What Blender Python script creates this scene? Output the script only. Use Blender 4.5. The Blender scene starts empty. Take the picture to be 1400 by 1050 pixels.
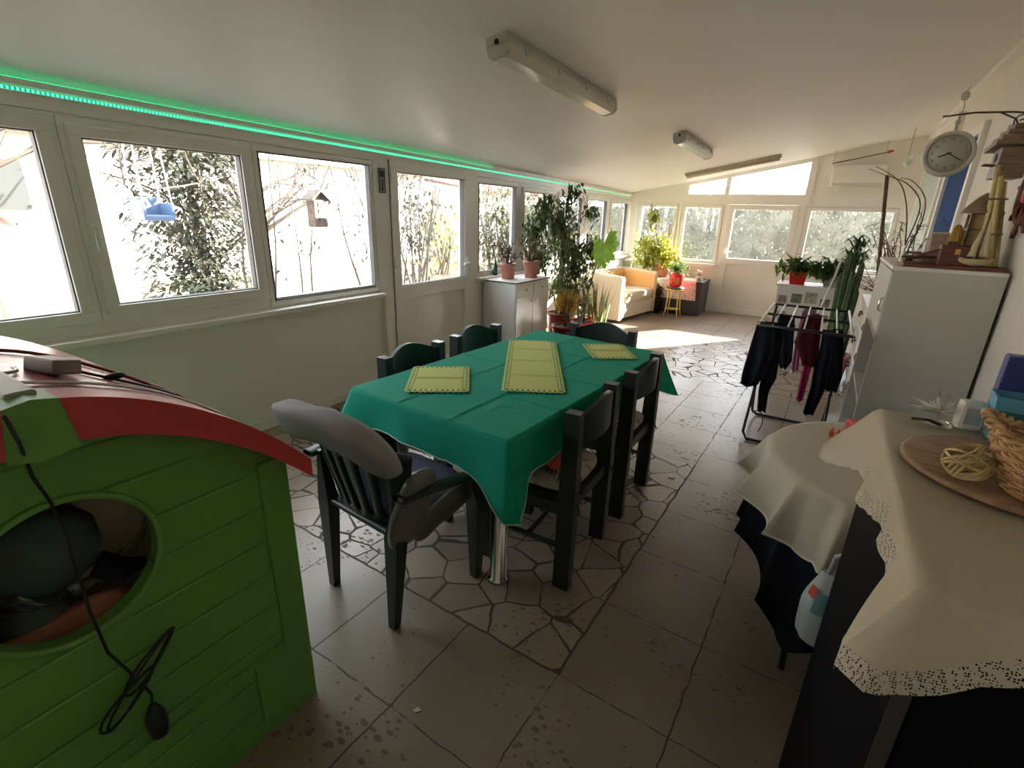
import bpy, bmesh, math, random
from mathutils import Vector, Matrix, Euler, noise
random.seed(7)
PI = math.pi
S = bpy.context.scene
COL = S.collection

# ------------------------------------------------------------------ camera
FPX, CXP, CYP = 675.592, 700.0, 525.0
ROT = Matrix(((0.84817528, -0.19696776, 0.49173408),
              (0.52891422, 0.26386014, -0.80661488),
              (0.0291281, 0.94423595, 0.3279787)))
CAM = Vector((0, 0, 1.5))
cam_d = bpy.data.cameras.new('camera')
cam = bpy.data.objects.new('camera', cam_d)
COL.objects.link(cam)
cam_d.sensor_fit = 'HORIZONTAL'
cam_d.sensor_width = 36.0
cam_d.lens = FPX / 1400 * 36.0
cam_d.clip_start = 0.02
cam_d.clip_end = 400
cam.matrix_world = Matrix.Translation(CAM) @ ROT.to_4x4()
S.camera = cam


def ray(px, py):
    return ROT @ Vector((px - CXP, -(py - CYP), -FPX))


def at(px, py, axis, v):
    r = ray(px, py)
    return CAM + r * ((v - CAM[axis]) / r[axis])


# ------------------------------------------------------------------ light
W = bpy.data.worlds.new('world')
S.world = W
W.use_nodes = True
bgn = W.node_tree.nodes['Background']
bgn.inputs['Color'].default_value = (0.90, 0.95, 1.0, 1)
bgn.inputs['Strength'].default_value = 1.0
sun_d = bpy.data.lights.new('sun', 'SUN')
sun_d.energy = 6.5
sun_d.angle = math.radians(0.6)
sun_d.color = (1.0, 0.91, 0.78)
sun = bpy.data.objects.new('sun', sun_d)
COL.objects.link(sun)
SUNV = Vector((0.70, 1.0, 0.43))
sun.rotation_euler = SUNV.to_track_quat('Z', 'Y').to_euler()


def portal(name, loc, rot, sx, sy):
    d = bpy.data.lights.new(name, 'AREA')
    d.shape = 'RECTANGLE'
    d.size, d.size_y = sx, sy
    d.cycles.is_portal = True
    o = bpy.data.objects.new(name, d)
    COL.objects.link(o)
    o.location = loc
    o.rotation_euler = rot


portal('portal_side', (-3.25, 3.8, 1.36), (0, -PI / 2, 0), 1.15, 10.6)
portal('portal_back', (-1.15, 9.12, 1.55), (-PI / 2, 0, 0), 4.0, 1.6)
S.view_settings.view_transform = 'Standard'
S.view_settings.look = 'None'
S.view_settings.gamma = 1
S.view_settings.use_curve_mapping = False
S.view_settings.exposure = 3.5
S.cycles.max_bounces = 12
S.cycles.diffuse_bounces = 8
S.cycles.glossy_bounces = 4
S.cycles.transmission_bounces = 6
S.cycles.transparent_max_bounces = 24
S.cycles.sample_clamp_indirect = 6
S.cycles.caustics_reflective = False
S.cycles.caustics_refractive = False
S.cycles.use_denoising = True


# ------------------------------------------------------------------ materials
def nt(m):
    m.use_nodes = True
    return m.node_tree.nodes, m.node_tree.links


def mat(name, col, rough=0.5, metal=0.0, spec=0.5, var=0.0, vscale=8.0, bump=0.0, bscale=60.0, transl=0.0, coat=0.0, col2=None):
    m = bpy.data.materials.new(name)
    N, L = nt(m)
    b = N['Principled BSDF']
    b.inputs['Base Color'].default_value = (*col, 1)
    b.inputs['Roughness'].default_value = rough
    b.inputs['Metallic'].default_value = metal
    b.inputs['Specular IOR Level'].default_value = spec
    b.inputs['Coat Weight'].default_value = coat
    tc = N.new('ShaderNodeTexCoord')
    if var > 0 or col2:
        n = N.new('ShaderNodeTexNoise')
        n.inputs['Scale'].default_value = vscale
        n.inputs['Detail'].default_value = 5
        L.new(tc.outputs['Object'], n.inputs['Vector'])
        r = N.new('ShaderNodeValToRGB')
        r.color_ramp.elements[0].position = 0.3
        r.color_ramp.elements[1].position = 0.7
        a = tuple(c * (1 - var) for c in col)
        c2 = col2 if col2 else tuple(min(1, c * (1 + var)) for c in col)
        r.color_ramp.elements[0].color = (*a, 1)
        r.color_ramp.elements[1].color = (*c2, 1)
        L.new(n.outputs['Fac'], r.inputs['Fac'])
        L.new(r.outputs['Color'], b.inputs['Base Color'])
    if bump > 0:
        n2 = N.new('ShaderNodeTexNoise')
        n2.inputs['Scale'].default_value = bscale
        n2.inputs['Detail'].default_value = 4
        L.new(tc.outputs['Object'], n2.inputs['Vector'])
        bp = N.new('ShaderNodeBump')
        bp.inputs['Strength'].default_value = bump
        bp.inputs['Distance'].default_value = 0.01
        L.new(n2.outputs['Fac'], bp.inputs['Height'])
        L.new(bp.outputs['Normal'], b.inputs['Normal'])
    if transl > 0:
        t = N.new('ShaderNodeBsdfTranslucent')
        mx = N.new('ShaderNodeMixShader')
        mx.inputs['Fac'].default_value = transl
        src = b.inputs['Base Color']
        if src.is_linked:
            L.new(src.links[0].from_socket, t.inputs['Color'])
        else:
            t.inputs['Color'].default_value = (*col, 1)
        L.new(b.outputs['BSDF'], mx.inputs[1])
        L.new(t.outputs['BSDF'], mx.inputs[2])
        L.new(mx.outputs['Shader'], N['Material Output'].inputs['Surface'])
    return m


def glass_mat(name, refl=0.06, tint=(1, 1, 1), rough=0.02):
    m = bpy.data.materials.new(name)
    N, L = nt(m)
    N.remove(N['Principled BSDF'])
    t = N.new('ShaderNodeBsdfTransparent')
    t.inputs['Color'].default_value = (*tint, 1)
    g = N.new('ShaderNodeBsdfGlossy')
    g.inputs['Roughness'].default_value = rough
    lw = N.new('ShaderNodeLayerWeight')
    lw.inputs['Blend'].default_value = 0.25
    mm = N.new('ShaderNodeMath')
    mm.operation = 'MULTIPLY_ADD'
    mm.inputs[1].default_value = 0.35
    mm.inputs[2].default_value = refl
    L.new(lw.outputs['Fresnel'], mm.inputs[0])
    mx = N.new('ShaderNodeMixShader')
    L.new(mm.outputs[0], mx.inputs['Fac'])
    L.new(t.outputs['BSDF'], mx.inputs[1])
    L.new(g.outputs['BSDF'], mx.inputs[2])
    L.new(mx.outputs['Shader'], N['Material Output'].inputs['Surface'])
    return m


def emit_mat(name, col, strength):
    m = bpy.data.materials.new(name)
    N, L = nt(m)
    N.remove(N['Principled BSDF'])
    e = N.new('ShaderNodeEmission')
    e.inputs['Color'].default_value = (*col, 1)
    e.inputs['Strength'].default_value = strength
    L.new(e.outputs['Emission'], N['Material Output'].inputs['Surface'])
    return m


def wood_mat(name, a, b, scale=6.0, rough=0.5, stretch=(1, 1, 8)):
    m = bpy.data.materials.new(name)
    N, L = nt(m)
    p = N['Principled BSDF']
    p.inputs['Roughness'].default_value = rough
    tc = N.new('ShaderNodeTexCoord')
    mp = N.new('ShaderNodeMapping')
    mp.inputs['Scale'].default_value = stretch
    L.new(tc.outputs['Object'], mp.inputs['Vector'])
    w = N.new('ShaderNodeTexNoise')
    w.inputs['Scale'].default_value = scale
    w.inputs['Detail'].default_value = 6
    w.inputs['Distortion'].default_value = 1.2
    L.new(mp.outputs['Vector'], w.inputs['Vector'])
    r = N.new('ShaderNodeValToRGB')
    r.color_ramp.elements[0].position = 0.35
    r.color_ramp.elements[1].position = 0.65
    r.color_ramp.elements[0].color = (*a, 1)
    r.color_ramp.elements[1].color = (*b, 1)
    L.new(w.outputs['Fac'], r.inputs['Fac'])
    L.new(r.outputs['Color'], p.inputs['Base Color'])
    bp = N.new('ShaderNodeBump')
    bp.inputs['Strength'].default_value = 0.15
    L.new(w.outputs['Fac'], bp.inputs['Height'])
    L.new(bp.outputs['Normal'], p.inputs['Normal'])
    return m


M = {}
M['pvc'] = mat('white_pvc', (0.80, 0.79, 0.75), 0.32)
M['panel'] = mat('door_panel', (0.78, 0.76, 0.71), 0.4)
M['plaster'] = mat('white_plaster', (0.74, 0.72, 0.67), 0.85, bump=0.05, bscale=40, var=0.03, vscale=2)
M['ceil'] = mat('ceiling_board', (0.78, 0.755, 0.72), 0.45, var=0.02, vscale=1.2, bump=0.03, bscale=1.5)
M['glass'] = glass_mat('window_glass')
M['seal'] = mat('rubber_seal', (0.10, 0.10, 0.10), 0.6)
M['steel'] = mat('brushed_steel', (0.62, 0.62, 0.62), 0.25, 1.0)
M['led'] = None
M['greenp'] = mat('green_plastic', (0.125, 0.32, 0.060), 0.42, var=0.06, vscale=3, bump=0.06, bscale=200)
M['redp'] = mat('red_plastic', (0.50, 0.055, 0.05), 0.4)
M['chair'] = mat('dark_painted_wood', (0.018, 0.025, 0.024), 0.32, bump=0.04, bscale=30)
M['plastic_dk'] = mat('dark_green_plastic', (0.010, 0.018, 0.017), 0.40)
M['cloth_g'] = mat('green_cotton', (0.008, 0.285, 0.19), 0.8, bump=0.10, bscale=300, spec=0.2, transl=0.06)
M['hem_g'] = mat('pale_stitching', (0.35, 0.52, 0.42), 0.8)
M['felt'] = mat('lime_felt', (0.52, 0.58, 0.21), 0.9, spec=0.1, bump=0.1, bscale=400)
M['felt_cut'] = mat('dark_cutout', (0.02, 0.16, 0.08), 0.9, spec=0.1)
M['cream'] = mat('cream_linen', (0.52, 0.48, 0.38), 0.75, bump=0.12, bscale=120, spec=0.25, transl=0.05)
M['navycloth'] = mat('navy_cloth', (0.012, 0.014, 0.022), 0.85, spec=0.15)
M['black'] = mat('black_laminate', (0.0035, 0.0035, 0.0045), 0.6, spec=0.08)
M['blackmetal'] = mat('black_metal', (0.015, 0.015, 0.016), 0.35)
M['edge'] = mat('grey_edge_band', (0.055, 0.052, 0.05), 0.6, spec=0.2)
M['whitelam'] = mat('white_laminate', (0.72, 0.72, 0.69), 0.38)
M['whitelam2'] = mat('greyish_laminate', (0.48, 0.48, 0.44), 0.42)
M['terracotta'] = mat('pink_terracotta', (0.52, 0.22, 0.16), 0.6, var=0.08)
M['redpot'] = mat('red_glaze', (0.62, 0.02, 0.02), 0.28)
M['maroon'] = mat('maroon_plastic', (0.24, 0.03, 0.03), 0.4)
M['orangepot'] = mat('orange_plastic', (0.60, 0.16, 0.05), 0.45)
M['soil'] = mat('potting_soil', (0.045, 0.03, 0.02), 0.95, var=0.3, vscale=60, bump=0.5, bscale=80)
M['leaf_dk'] = mat('dark_leaf', (0.085, 0.120, 0.042), 0.45, var=0.45, vscale=6, transl=0.45)
M['leaf_mid'] = mat('green_leaf', (0.10, 0.19, 0.035), 0.4, var=0.35, vscale=6, transl=0.4)
M['leaf_yel'] = mat('yellow_green_leaf', (0.34, 0.36, 0.05), 0.4, var=0.3, vscale=6, transl=0.4)
M['leaf_lime'] = mat('lime_leaf', (0.22, 0.42, 0.04), 0.35, var=0.2, vscale=12, transl=0.5)
M['leaf_dry'] = mat('dry_leaf', (0.50, 0.33, 0.07), 0.6, var=0.25, vscale=6, transl=0.3)
M['bark'] = mat('bark', (0.16, 0.115, 0.075), 0.9, var=0.3, vscale=30, bump=0.4, bscale=60)
M['bark_pale'] = mat('pale_bark', (0.30, 0.25, 0.20), 0.9, var=0.3, vscale=30)
M['cactus'] = mat('cactus_skin', (0.06, 0.13, 0.05), 0.55, var=0.2, vscale=25)
M['sofa'] = mat('tan_shade_tint', (0.74, 0.46, 0.19), 0.5, bump=0.05, bscale=120)  # tan carries the warm bounced shade inside the cream loveseat
M['sofaw'] = mat('cream_fabric', (0.66, 0.57, 0.42), 0.75, bump=0.08, bscale=200)
M['gold'] = mat('gold_paint', (0.80, 0.58, 0.16), 0.35, 0.5)
M['brass'] = mat('polished_brass', (0.62, 0.40, 0.13), 0.22, 1.0)
M['greypad'] = mat('grey_upholstery', (0.24, 0.235, 0.245), 0.85, bump=0.15, bscale=250, spec=0.2)
M['plasticwrap'] = mat('grey_shiny_wrap', (0.14, 0.13, 0.12), 0.3, bump=0.3, bscale=14)
M['bluegrey'] = mat('blue_grey_fabric', (0.16, 0.18, 0.27), 0.8, bump=0.1, bscale=200)
M['redcloth'] = mat('red_fabric', (0.45, 0.06, 0.05), 0.8, bump=0.1, bscale=60)
M['navy'] = mat('navy_cotton', (0.010, 0.013, 0.022), 0.9, spec=0.15, var=0.2, vscale=5)
M['navy2'] = mat('black_cotton', (0.012, 0.013, 0.018), 0.9, spec=0.15)
M['burg'] = mat('burgundy_cotton', (0.115, 0.018, 0.035), 0.9, spec=0.15)
M['magenta'] = mat('magenta_cotton', (0.30, 0.02, 0.10), 0.9, spec=0.15)
M['pinkc'] = mat('pink_cotton', (0.36, 0.13, 0.22), 0.9, spec=0.15)
M['whitemetal'] = mat('white_metal', (0.80, 0.80, 0.80), 0.3)
M['wood'] = wood_mat('brown_wood', (0.10, 0.05, 0.028), (0.20, 0.11, 0.06))
M['driftwood'] = wood_mat('weathered_wood', (0.13, 0.085, 0.055), (0.26, 0.18, 0.12), 10)
M['board'] = wood_mat('oak_board', (0.20, 0.115, 0.065), (0.34, 0.21, 0.12), 5, 0.45, (2, 9, 1))
M['wicker'] = wood_mat('wicker_cane', (0.34, 0.19, 0.08), (0.60, 0.40, 0.20), 20, 0.5)
M['redwood'] = wood_mat('red_brown_wood', (0.09, 0.025, 0.02), (0.17, 0.05, 0.04), 8)
M['bamboo'] = mat('yellow_bamboo', (0.56, 0.45, 0.20), 0.45, var=0.2, vscale=10)
M['straw'] = mat('straw', (0.52, 0.40, 0.20), 0.8, var=0.25, vscale=30)
M['shell'] = mat('shell_white', (0.70, 0.62, 0.55), 0.5, var=0.2, vscale=20)
M['sail'] = mat('cream_sail', (0.66, 0.58, 0.36), 0.7, transl=0.2)
M['iron'] = mat('wrought_iron', (0.10, 0.065, 0.045), 0.5, 0.6)
M['clockrim'] = mat('grey_enamel', (0.50, 0.49, 0.45), 0.4)
M['clockface'] = mat('clock_face', (0.46, 0.46, 0.40), 0.5)
M['ink'] = mat('dark_ink', (0.02, 0.02, 0.02), 0.6)
M['bluedoor'] = mat('blue_paint', (0.008, 0.045, 0.17), 0.75, spec=0.1, var=0.08)
M['bluebox'] = mat('blue_plastic', (0.10, 0.33, 0.50), 0.35)
M['bluedark'] = mat('deep_blue_plastic', (0.03, 0.04, 0.20), 0.4)
M['teal'] = mat('teal_plastic', (0.02, 0.12, 0.15), 0.35)
M['crystal'] = glass_mat('crystal', 0.12, (0.93, 0.94, 0.93), 0.03)
M['candle'] = mat('red_wax', (0.50, 0.05, 0.025), 0.45)
M['petal'] = mat('orange_petal', (0.62, 0.16, 0.06), 0.8, var=0.25, vscale=40)
M['bag'] = mat('white_film', (0.55, 0.60, 0.62), 0.35, transl=0.25)
M['cable'] = mat('black_cable', (0.012, 0.014, 0.012), 0.5)
M['cablew'] = mat('white_cable', (0.62, 0.60, 0.56), 0.4)
M['adapter'] = mat('grey_brown_case', (0.21, 0.165, 0.15), 0.5)
M['housewhite'] = mat('white_render', (0.62, 0.60, 0.57), 0.9)
M['rooftile'] = mat('roof_tile', (0.17, 0.085, 0.06), 0.8, var=0.15, vscale=20)
M['darkwin'] = mat('dark_shutter', (0.045, 0.05, 0.05), 0.7, spec=0.1)
M['groundm'] = mat('garden_soil', (0.26, 0.21, 0.14), 0.95, var=0.3, vscale=1.3, bump=0.3, bscale=8, col2=(0.22, 0.18, 0.11))
M['stonem'] = mat('paving_stone', (0.34, 0.32, 0.29), 0.9, var=0.1, vscale=4)
M['garden_leaf'] = mat('garden_leaf', (0.040, 0.046, 0.028), 0.6, var=0.4, vscale=3, transl=0.12)
M['garden_bark'] = mat('garden_bark', (0.075, 0.058, 0.045), 0.9)
M['feeder'] = wood_mat('dark_weathered_wood', (0.035, 0.022, 0.016), (0.07, 0.045, 0.032))
M['hedge_leaf'] = mat('hedge_leaf', (0.150, 0.152, 0.120), 0.7, var=0.4, vscale=3, transl=0.15)
M['fence'] = mat('fence_panel', (0.50, 0.49, 0.47), 0.7)


# floor material --------------------------------------------------------------
def floor_mat():
    m = bpy.data.materials.new('stone_floor')
    N, L = nt(m)
    b = N['Principled BSDF']
    tc = N.new('ShaderNodeTexCoord')
    sh = N.new('ShaderNodeMapping')
    sh.inputs['Rotation'].default_value = (0, 0, math.radians(1.5))
    sh.inputs['Location'].default_value = (0.54, -1.19 + 0.01, 0)
    L.new(tc.outputs['Object'], sh.inputs['Vector'])
    sep = N.new('ShaderNodeSeparateXYZ')
    L.new(sh.outputs['Vector'], sep.inputs['Vector'])

    def math_(op, a, bb=None, c=None):
        n = N.new('ShaderNodeMath')
        n.operation = op
        for i, v in enumerate((a, bb, c)):
            if v is None:
                continue
            if isinstance(v, (int, float)):
                n.inputs[i].default_value = v
            else:
                L.new(v, n.inputs[i])
        return n.outputs[0]
    X, Y = sep.outputs['X'], sep.outputs['Y']

    # joints of the square slabs, slightly wobbly
    nz = N.new('ShaderNodeTexNoise')
    nz.inputs['Scale'].default_value = 9
    nz.inputs['Detail'].default_value = 4
    L.new(tc.outputs['Object'], nz.inputs['Vector'])
    wob = math_('MULTIPLY', math_('SUBTRACT', nz.outputs['Fac'], 0.5), 0.022)

    def joint(v, p, width):
        q = math_('ADD', v, wob)
        f = math_('PINGPONG', q, p / 2)
        return math_('LESS_THAN', f, width)
    jm = math_('GREATER_THAN', nz.outputs['Fac'], 0.44)
    jx = math_('MULTIPLY', joint(X, 0.385, 0.0028), math_('MULTIPLY_ADD', jm, 0.5, 0.5))
    jy = math_('MULTIPLY', joint(Y, 0.41, 0.0026), math_('MULTIPLY_ADD', jm, 0.5, 0.4))
    slab = math_('MAXIMUM', jx, jy)

    # crazy paving
    nv = N.new('ShaderNodeTexNoise')
    nv.inputs['Scale'].default_value = 4.0
    nv.inputs['Detail'].default_value = 3
    L.new(tc.outputs['Object'], nv.inputs['Vector'])
    mixv = N.new('ShaderNodeMix')
    mixv.data_type = 'VECTOR'
    mixv.inputs['Factor'].default_value = 0.045
    L.new(tc.outputs['Object'], mixv.inputs['A'])
    L.new(nv.outputs['Color'], mixv.inputs['B'])
    vor = N.new('ShaderNodeTexVoronoi')
    vor.feature = 'DISTANCE_TO_EDGE'
    vor.inputs['Scale'].default_value = 6.2
    L.new(mixv.outputs['Result'], vor.inputs['Vector'])
    nw = N.new('ShaderNodeTexNoise')
    nw.inputs['Scale'].default_value = 5
    L.new(tc.outputs['Object'], nw.inputs['Vector'])
    thr = math_('MULTIPLY_ADD', nw.outputs['Fac'], 0.085, -0.018)
    crazy = math_('LESS_THAN', vor.outputs['Distance'], thr)
    vc = N.new('ShaderNodeTexVoronoi')
    vc.inputs['Scale'].default_value = 6.2
    L.new(mixv.outputs['Result'], vc.inputs['Vector'])

    def band(v, lo, hi):
        return math_('MULTIPLY', math_('GREATER_THAN', v, lo), math_('LESS_THAN', v, hi))
    z1 = math_('MULTIPLY', band(X, -2.6, 0.0), band(Y, 0.0, 1.845))
    z2 = math_('MULTIPLY', band(X, -1.54, 0.77), band(Y, 3.69, 5.74))
    zone = math_('MAXIMUM', z1, z2)
    # border joints of the zones
    ma = N.new('ShaderNodeMix')
    ma.data_type = 'FLOAT'
    L.new(zone, ma.inputs['Factor'])
    L.new(slab, ma.inputs['A'])
    L.new(crazy, ma.inputs['B'])
    bx = math_('MULTIPLY', math_('LESS_THAN', math_('ABSOLUTE', math_('ADD', X, wob)), 0.005), band(Y, 0.0, 1.845))
    by = math_('MULTIPLY', math_('LESS_THAN', math_('ABSOLUTE', math_('ADD', Y, wob)), 0.005), band(X, -2.6, 0.0))
    grout = math_('MAXIMUM', math_('MAXIMUM', ma.outputs[0], bx), by)

    # pits of the travertine
    mp = N.new('ShaderNodeMapping')
    mp.inputs['Scale'].default_value = (30, 52, 30)
    mp.inputs['Rotation'].default_value = (0, 0, 0.4)
    L.new(tc.outputs['Object'], mp.inputs['Vector'])
    pn = N.new('ShaderNodeTexVoronoi')
    pn.inputs['Scale'].default_value = 1.0
    L.new(mp.outputs['Vector'], pn.inputs['Vector'])
    pm = N.new('ShaderNodeTexNoise')
    pm.inputs['Scale'].default_value = 2.6
    pm.inputs['Detail'].default_value = 2
    L.new(tc.outputs['Object'], pm.inputs['Vector'])
    spc = N.new('ShaderNodeSeparateColor')
    L.new(pn.outputs['Color'], spc.inputs['Color'])
    size = math_('MULTIPLY', math_('SUBTRACT', pm.outputs['Fac'], 0.40), math_('MULTIPLY', spc.outputs[0], 1.9))
    pit = math_('LESS_THAN', pn.outputs['Distance'], size)

    # stone colour
    cn = N.new('ShaderNodeTexNoise')
    cn.inputs['Scale'].default_value = 2.2
    cn.inputs['Detail'].default_value = 4
    cn.inputs['Roughness'].default_value = 0.5
    L.new(tc.outputs['Object'], cn.inputs['Vector'])
    ramp = N.new('ShaderNodeValToRGB')
    ramp.color_ramp.elements[0].position = 0.25
    ramp.color_ramp.elements[1].position = 0.75
    ramp.color_ramp.elements[0].color = (0.25, 0.195, 0.145, 1)
    ramp.color_ramp.elements[1].color = (0.35, 0.295, 0.23, 1)
    L.new(cn.outputs['Fac'], ramp.inputs['Fac'])
    hv = N.new('ShaderNodeHueSaturation')
    L.new(ramp.outputs['Color'], hv.inputs['Color'])
    sepc = N.new('ShaderNodeSeparateColor')
    L.new(vc.outputs['Color'], sepc.inputs['Color'])
    val = math_('MULTIPLY_ADD', math_('MULTIPLY', sepc.outputs[0], zone), 0.35, 0.86)
    L.new(val, hv.inputs['Value'])
    mc = N.new('ShaderNodeMix')
    mc.data_type = 'RGBA'
    mc.inputs['B'].default_value = (0.070, 0.052, 0.038, 1)
    L.new(grout, mc.inputs['Factor'])
    L.new(hv.outputs['Color'], mc.inputs['A'])
    mc2 = N.new('ShaderNodeMix')
    mc2.data_type = 'RGBA'
    mc2.inputs['B'].default_value = (0.12, 0.09, 0.065, 1)
    L.new(math_('MULTIPLY', pit, 0.75), mc2.inputs['Factor'])
    L.new(mc.outputs['Result'], mc2.inputs['A'])
    L.new(mc2.outputs['Result'], b.inputs['Base Color'])
    rr = math_('MULTIPLY_ADD', cn.outputs['Fac'], 0.10, 0.26)
    rr2 = math_('MAXIMUM', rr, math_('MULTIPLY', math_('MAXIMUM', grout, pit), 0.8))
    L.new(rr2, b.inputs['Roughness'])
    b.inputs['Specular IOR Level'].default_value = 0.65
    hgt = math_('MULTIPLY', math_('MAXIMUM', grout, math_('MULTIPLY', pit, 0.6)), -1.0)
    bp = N.new('ShaderNodeBump')
    bp.inputs['Strength'].default_value = 0.5
    bp.inputs['Distance'].default_value = 0.006
    L.new(hgt, bp.inputs['Height'])
    L.new(bp.outputs['Normal'], b.inputs['Normal'])
    return m


def led_mat():
    m = bpy.data.materials.new('green_led_strip')
    N, L = nt(m)
    N.remove(N['Principled BSDF'])
    tc = N.new('ShaderNodeTexCoord')
    sep = N.new('ShaderNodeSeparateXYZ')
    L.new(tc.outputs['Object'], sep.inputs['Vector'])
    pp = N.new('ShaderNodeMath')
    pp.operation = 'PINGPONG'
    pp.inputs[1].default_value = 0.0085
    L.new(sep.outputs['Y'], pp.inputs[0])
    lt = N.new('ShaderNodeMath')
    lt.operation = 'LESS_THAN'
    lt.inputs[1].default_value = 0.0045
    L.new(pp.outputs[0], lt.inputs[0])
    mc = N.new('ShaderNodeMix')
    mc.data_type = 'RGBA'
    mc.inputs['A'].default_value = (0.0, 0.035, 0.014, 1)
    mc.inputs['B'].default_value = (0.02, 0.22, 0.10, 1)
    L.new(lt.outputs[0], mc.inputs['Factor'])
    e = N.new('ShaderNodeEmission')
    e.inputs['Strength'].default_value = 1.0
    L.new(mc.outputs['Result'], e.inputs['Color'])
    L.new(e.outputs['Emission'], N['Material Output'].inputs['Surface'])
    return m


def shingle_mat():
    m = bpy.data.materials.new('shingled_red_roof')
    N, L = nt(m)
    b = N['Principled BSDF']
    b.inputs['Roughness'].default_value = 0.3
    tc = N.new('ShaderNodeTexCoord')
    mp = N.new('ShaderNodeMapping')
    L.new(tc.outputs['UV'], mp.inputs['Vector'])
    br = N.new('ShaderNodeTexBrick')
    br.inputs['Color1'].default_value = (0.40, 0.075, 0.085, 1)
    br.inputs['Color2'].default_value = (0.36, 0.065, 0.075, 1)
    br.inputs['Mortar'].default_value = (0.12, 0.015, 0.02, 1)
    br.inputs['Scale'].default_value = 1.0
    br.inputs['Mortar Size'].default_value = 0.004
    br.inputs['Brick Width'].default_value = 0.13
    br.inputs['Row Height'].default_value = 0.085
    L.new(mp.outputs['Vector'], br.inputs['Vector'])
    L.new(br.outputs['Color'], b.inputs['Base Color'])
    bp = N.new('ShaderNodeBump')
    bp.inputs['Strength'].default_value = 0.6
    bp.inputs['Distance'].default_value = 0.006
    bp.invert = True
    L.new(br.outputs['Fac'], bp.inputs['Height'])
    L.new(bp.outputs['Normal'], b.inputs['Normal'])
    return m


def plank_mat(name, col, pitch):
    m = bpy.data.materials.new(name)
    N, L = nt(m)
    b = N['Principled BSDF']
    b.inputs['Base Color'].default_value = (*col, 1)
    b.inputs['Roughness'].default_value = 0.42
    tc = N.new('ShaderNodeTexCoord')
    sep = N.new('ShaderNodeSeparateXYZ')
    L.new(tc.outputs['Object'], sep.inputs['Vector'])
    pp = N.new('ShaderNodeMath')
    pp.operation = 'PINGPONG'
    pp.inputs[1].default_value = pitch / 2
    L.new(sep.outputs['Z'], pp.inputs[0])
    mr = N.new('ShaderNodeMapRange')
    mr.inputs['From Max'].default_value = 0.006
    L.new(pp.outputs[0], mr.inputs['Value'])
    nz = N.new('ShaderNodeTexNoise')
    nz.inputs['Scale'].default_value = 180
    L.new(tc.outputs['Object'], nz.inputs['Vector'])
    ad = N.new('ShaderNodeMath')
    ad.operation = 'MULTIPLY_ADD'
    ad.inputs[1].default_value = 0.08
    L.new(nz.outputs['Fac'], ad.inputs[0])
    L.new(mr.outputs['Result'], ad.inputs[2])
    bp = N.new('ShaderNodeBump')
    bp.inputs['Strength'].default_value = 0.7
    bp.inputs['Distance'].default_value = 0.006
    L.new(ad.outputs[0], bp.inputs['Height'])
    L.new(bp.outputs['Normal'], b.inputs['Normal'])
    return m


def lace_mat():
    m = bpy.data.materials.new('lace')
    N, L = nt(m)
    b = N['Principled BSDF']
    b.inputs['Base Color'].default_value = (0.55, 0.51, 0.42, 1)
    b.inputs['Roughness'].default_value = 0.8
    tc = N.new('ShaderNodeTexCoord')
    v = N.new('ShaderNodeTexVoronoi')
    v.inputs['Scale'].default_value = 300
    v.inputs['Randomness'].default_value = 0.55
    L.new(tc.outputs['Object'], v.inputs['Vector'])
    lt = N.new('ShaderNodeMath')
    lt.operation = 'LESS_THAN'
    lt.inputs[1].default_value = 0.33
    L.new(v.outputs['Distance'], lt.inputs[0])
    t = N.new('ShaderNodeBsdfTransparent')
    mx = N.new('ShaderNodeMixShader')
    L.new(lt.outputs[0], mx.inputs['Fac'])
    L.new(b.outputs['BSDF'], mx.inputs[1])
    L.new(t.outputs['BSDF'], mx.inputs[2])
    L.new(mx.outputs['Shader'], N['Material Output'].inputs['Surface'])
    return m


def print_mat(name, base, c1, c2, scale=18):
    m = bpy.data.materials.new(name)
    N, L = nt(m)
    b = N['Principled BSDF']
    b.inputs['Roughness'].default_value = 0.8
    tc = N.new('ShaderNodeTexCoord')
    v = N.new('ShaderNodeTexVoronoi')
    v.inputs['Scale'].default_value = scale
    L.new(tc.outputs['Object'], v.inputs['Vector'])
    lt = N.new('ShaderNodeMath')
    lt.operation = 'LESS_THAN'
    lt.inputs[1].default_value = 0.33
    L.new(v.outputs['Distance'], lt.inputs[0])
    sc = N.new('ShaderNodeSeparateColor')
    L.new(v.outputs['Color'], sc.inputs['Color'])
    gt = N.new('ShaderNodeMath')
    gt.operation = 'GREATER_THAN'
    gt.inputs[1].default_value = 0.5
    L.new(sc.outputs[0], gt.inputs[0])
    m1 = N.new('ShaderNodeMix')
    m1.data_type = 'RGBA'
    m1.inputs['A'].default_value = (*c1, 1)
    m1.inputs['B'].default_value = (*c2, 1)
    L.new(gt.outputs[0], m1.inputs['Factor'])
    m2 = N.new('ShaderNodeMix')
    m2.data_type = 'RGBA'
    m2.inputs['A'].default_value = (*base, 1)
    L.new(lt.outputs[0], m2.inputs['Factor'])
    L.new(m1.outputs['Result'], m2.inputs['B'])
    L.new(m2.outputs['Result'], b.inputs['Base Color'])
    return m


M['floor'] = floor_mat()
M['led'] = led_mat()
M['shingle'] = shingle_mat()
M['greenplank'] = plank_mat('green_plank_plastic', (0.125, 0.32, 0.060), 0.105)
M['lace'] = lace_mat()
M['cushprint'] = print_mat('printed_cushion', (0.44, 0.40, 0.34), (0.46, 0.09, 0.07), (0.30, 0.22, 0.17), 22)
M['floral'] = print_mat('floral_cloth', (0.62, 0.57, 0.52), (0.50, 0.20, 0.20), (0.42, 0.40, 0.36), 26)


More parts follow.
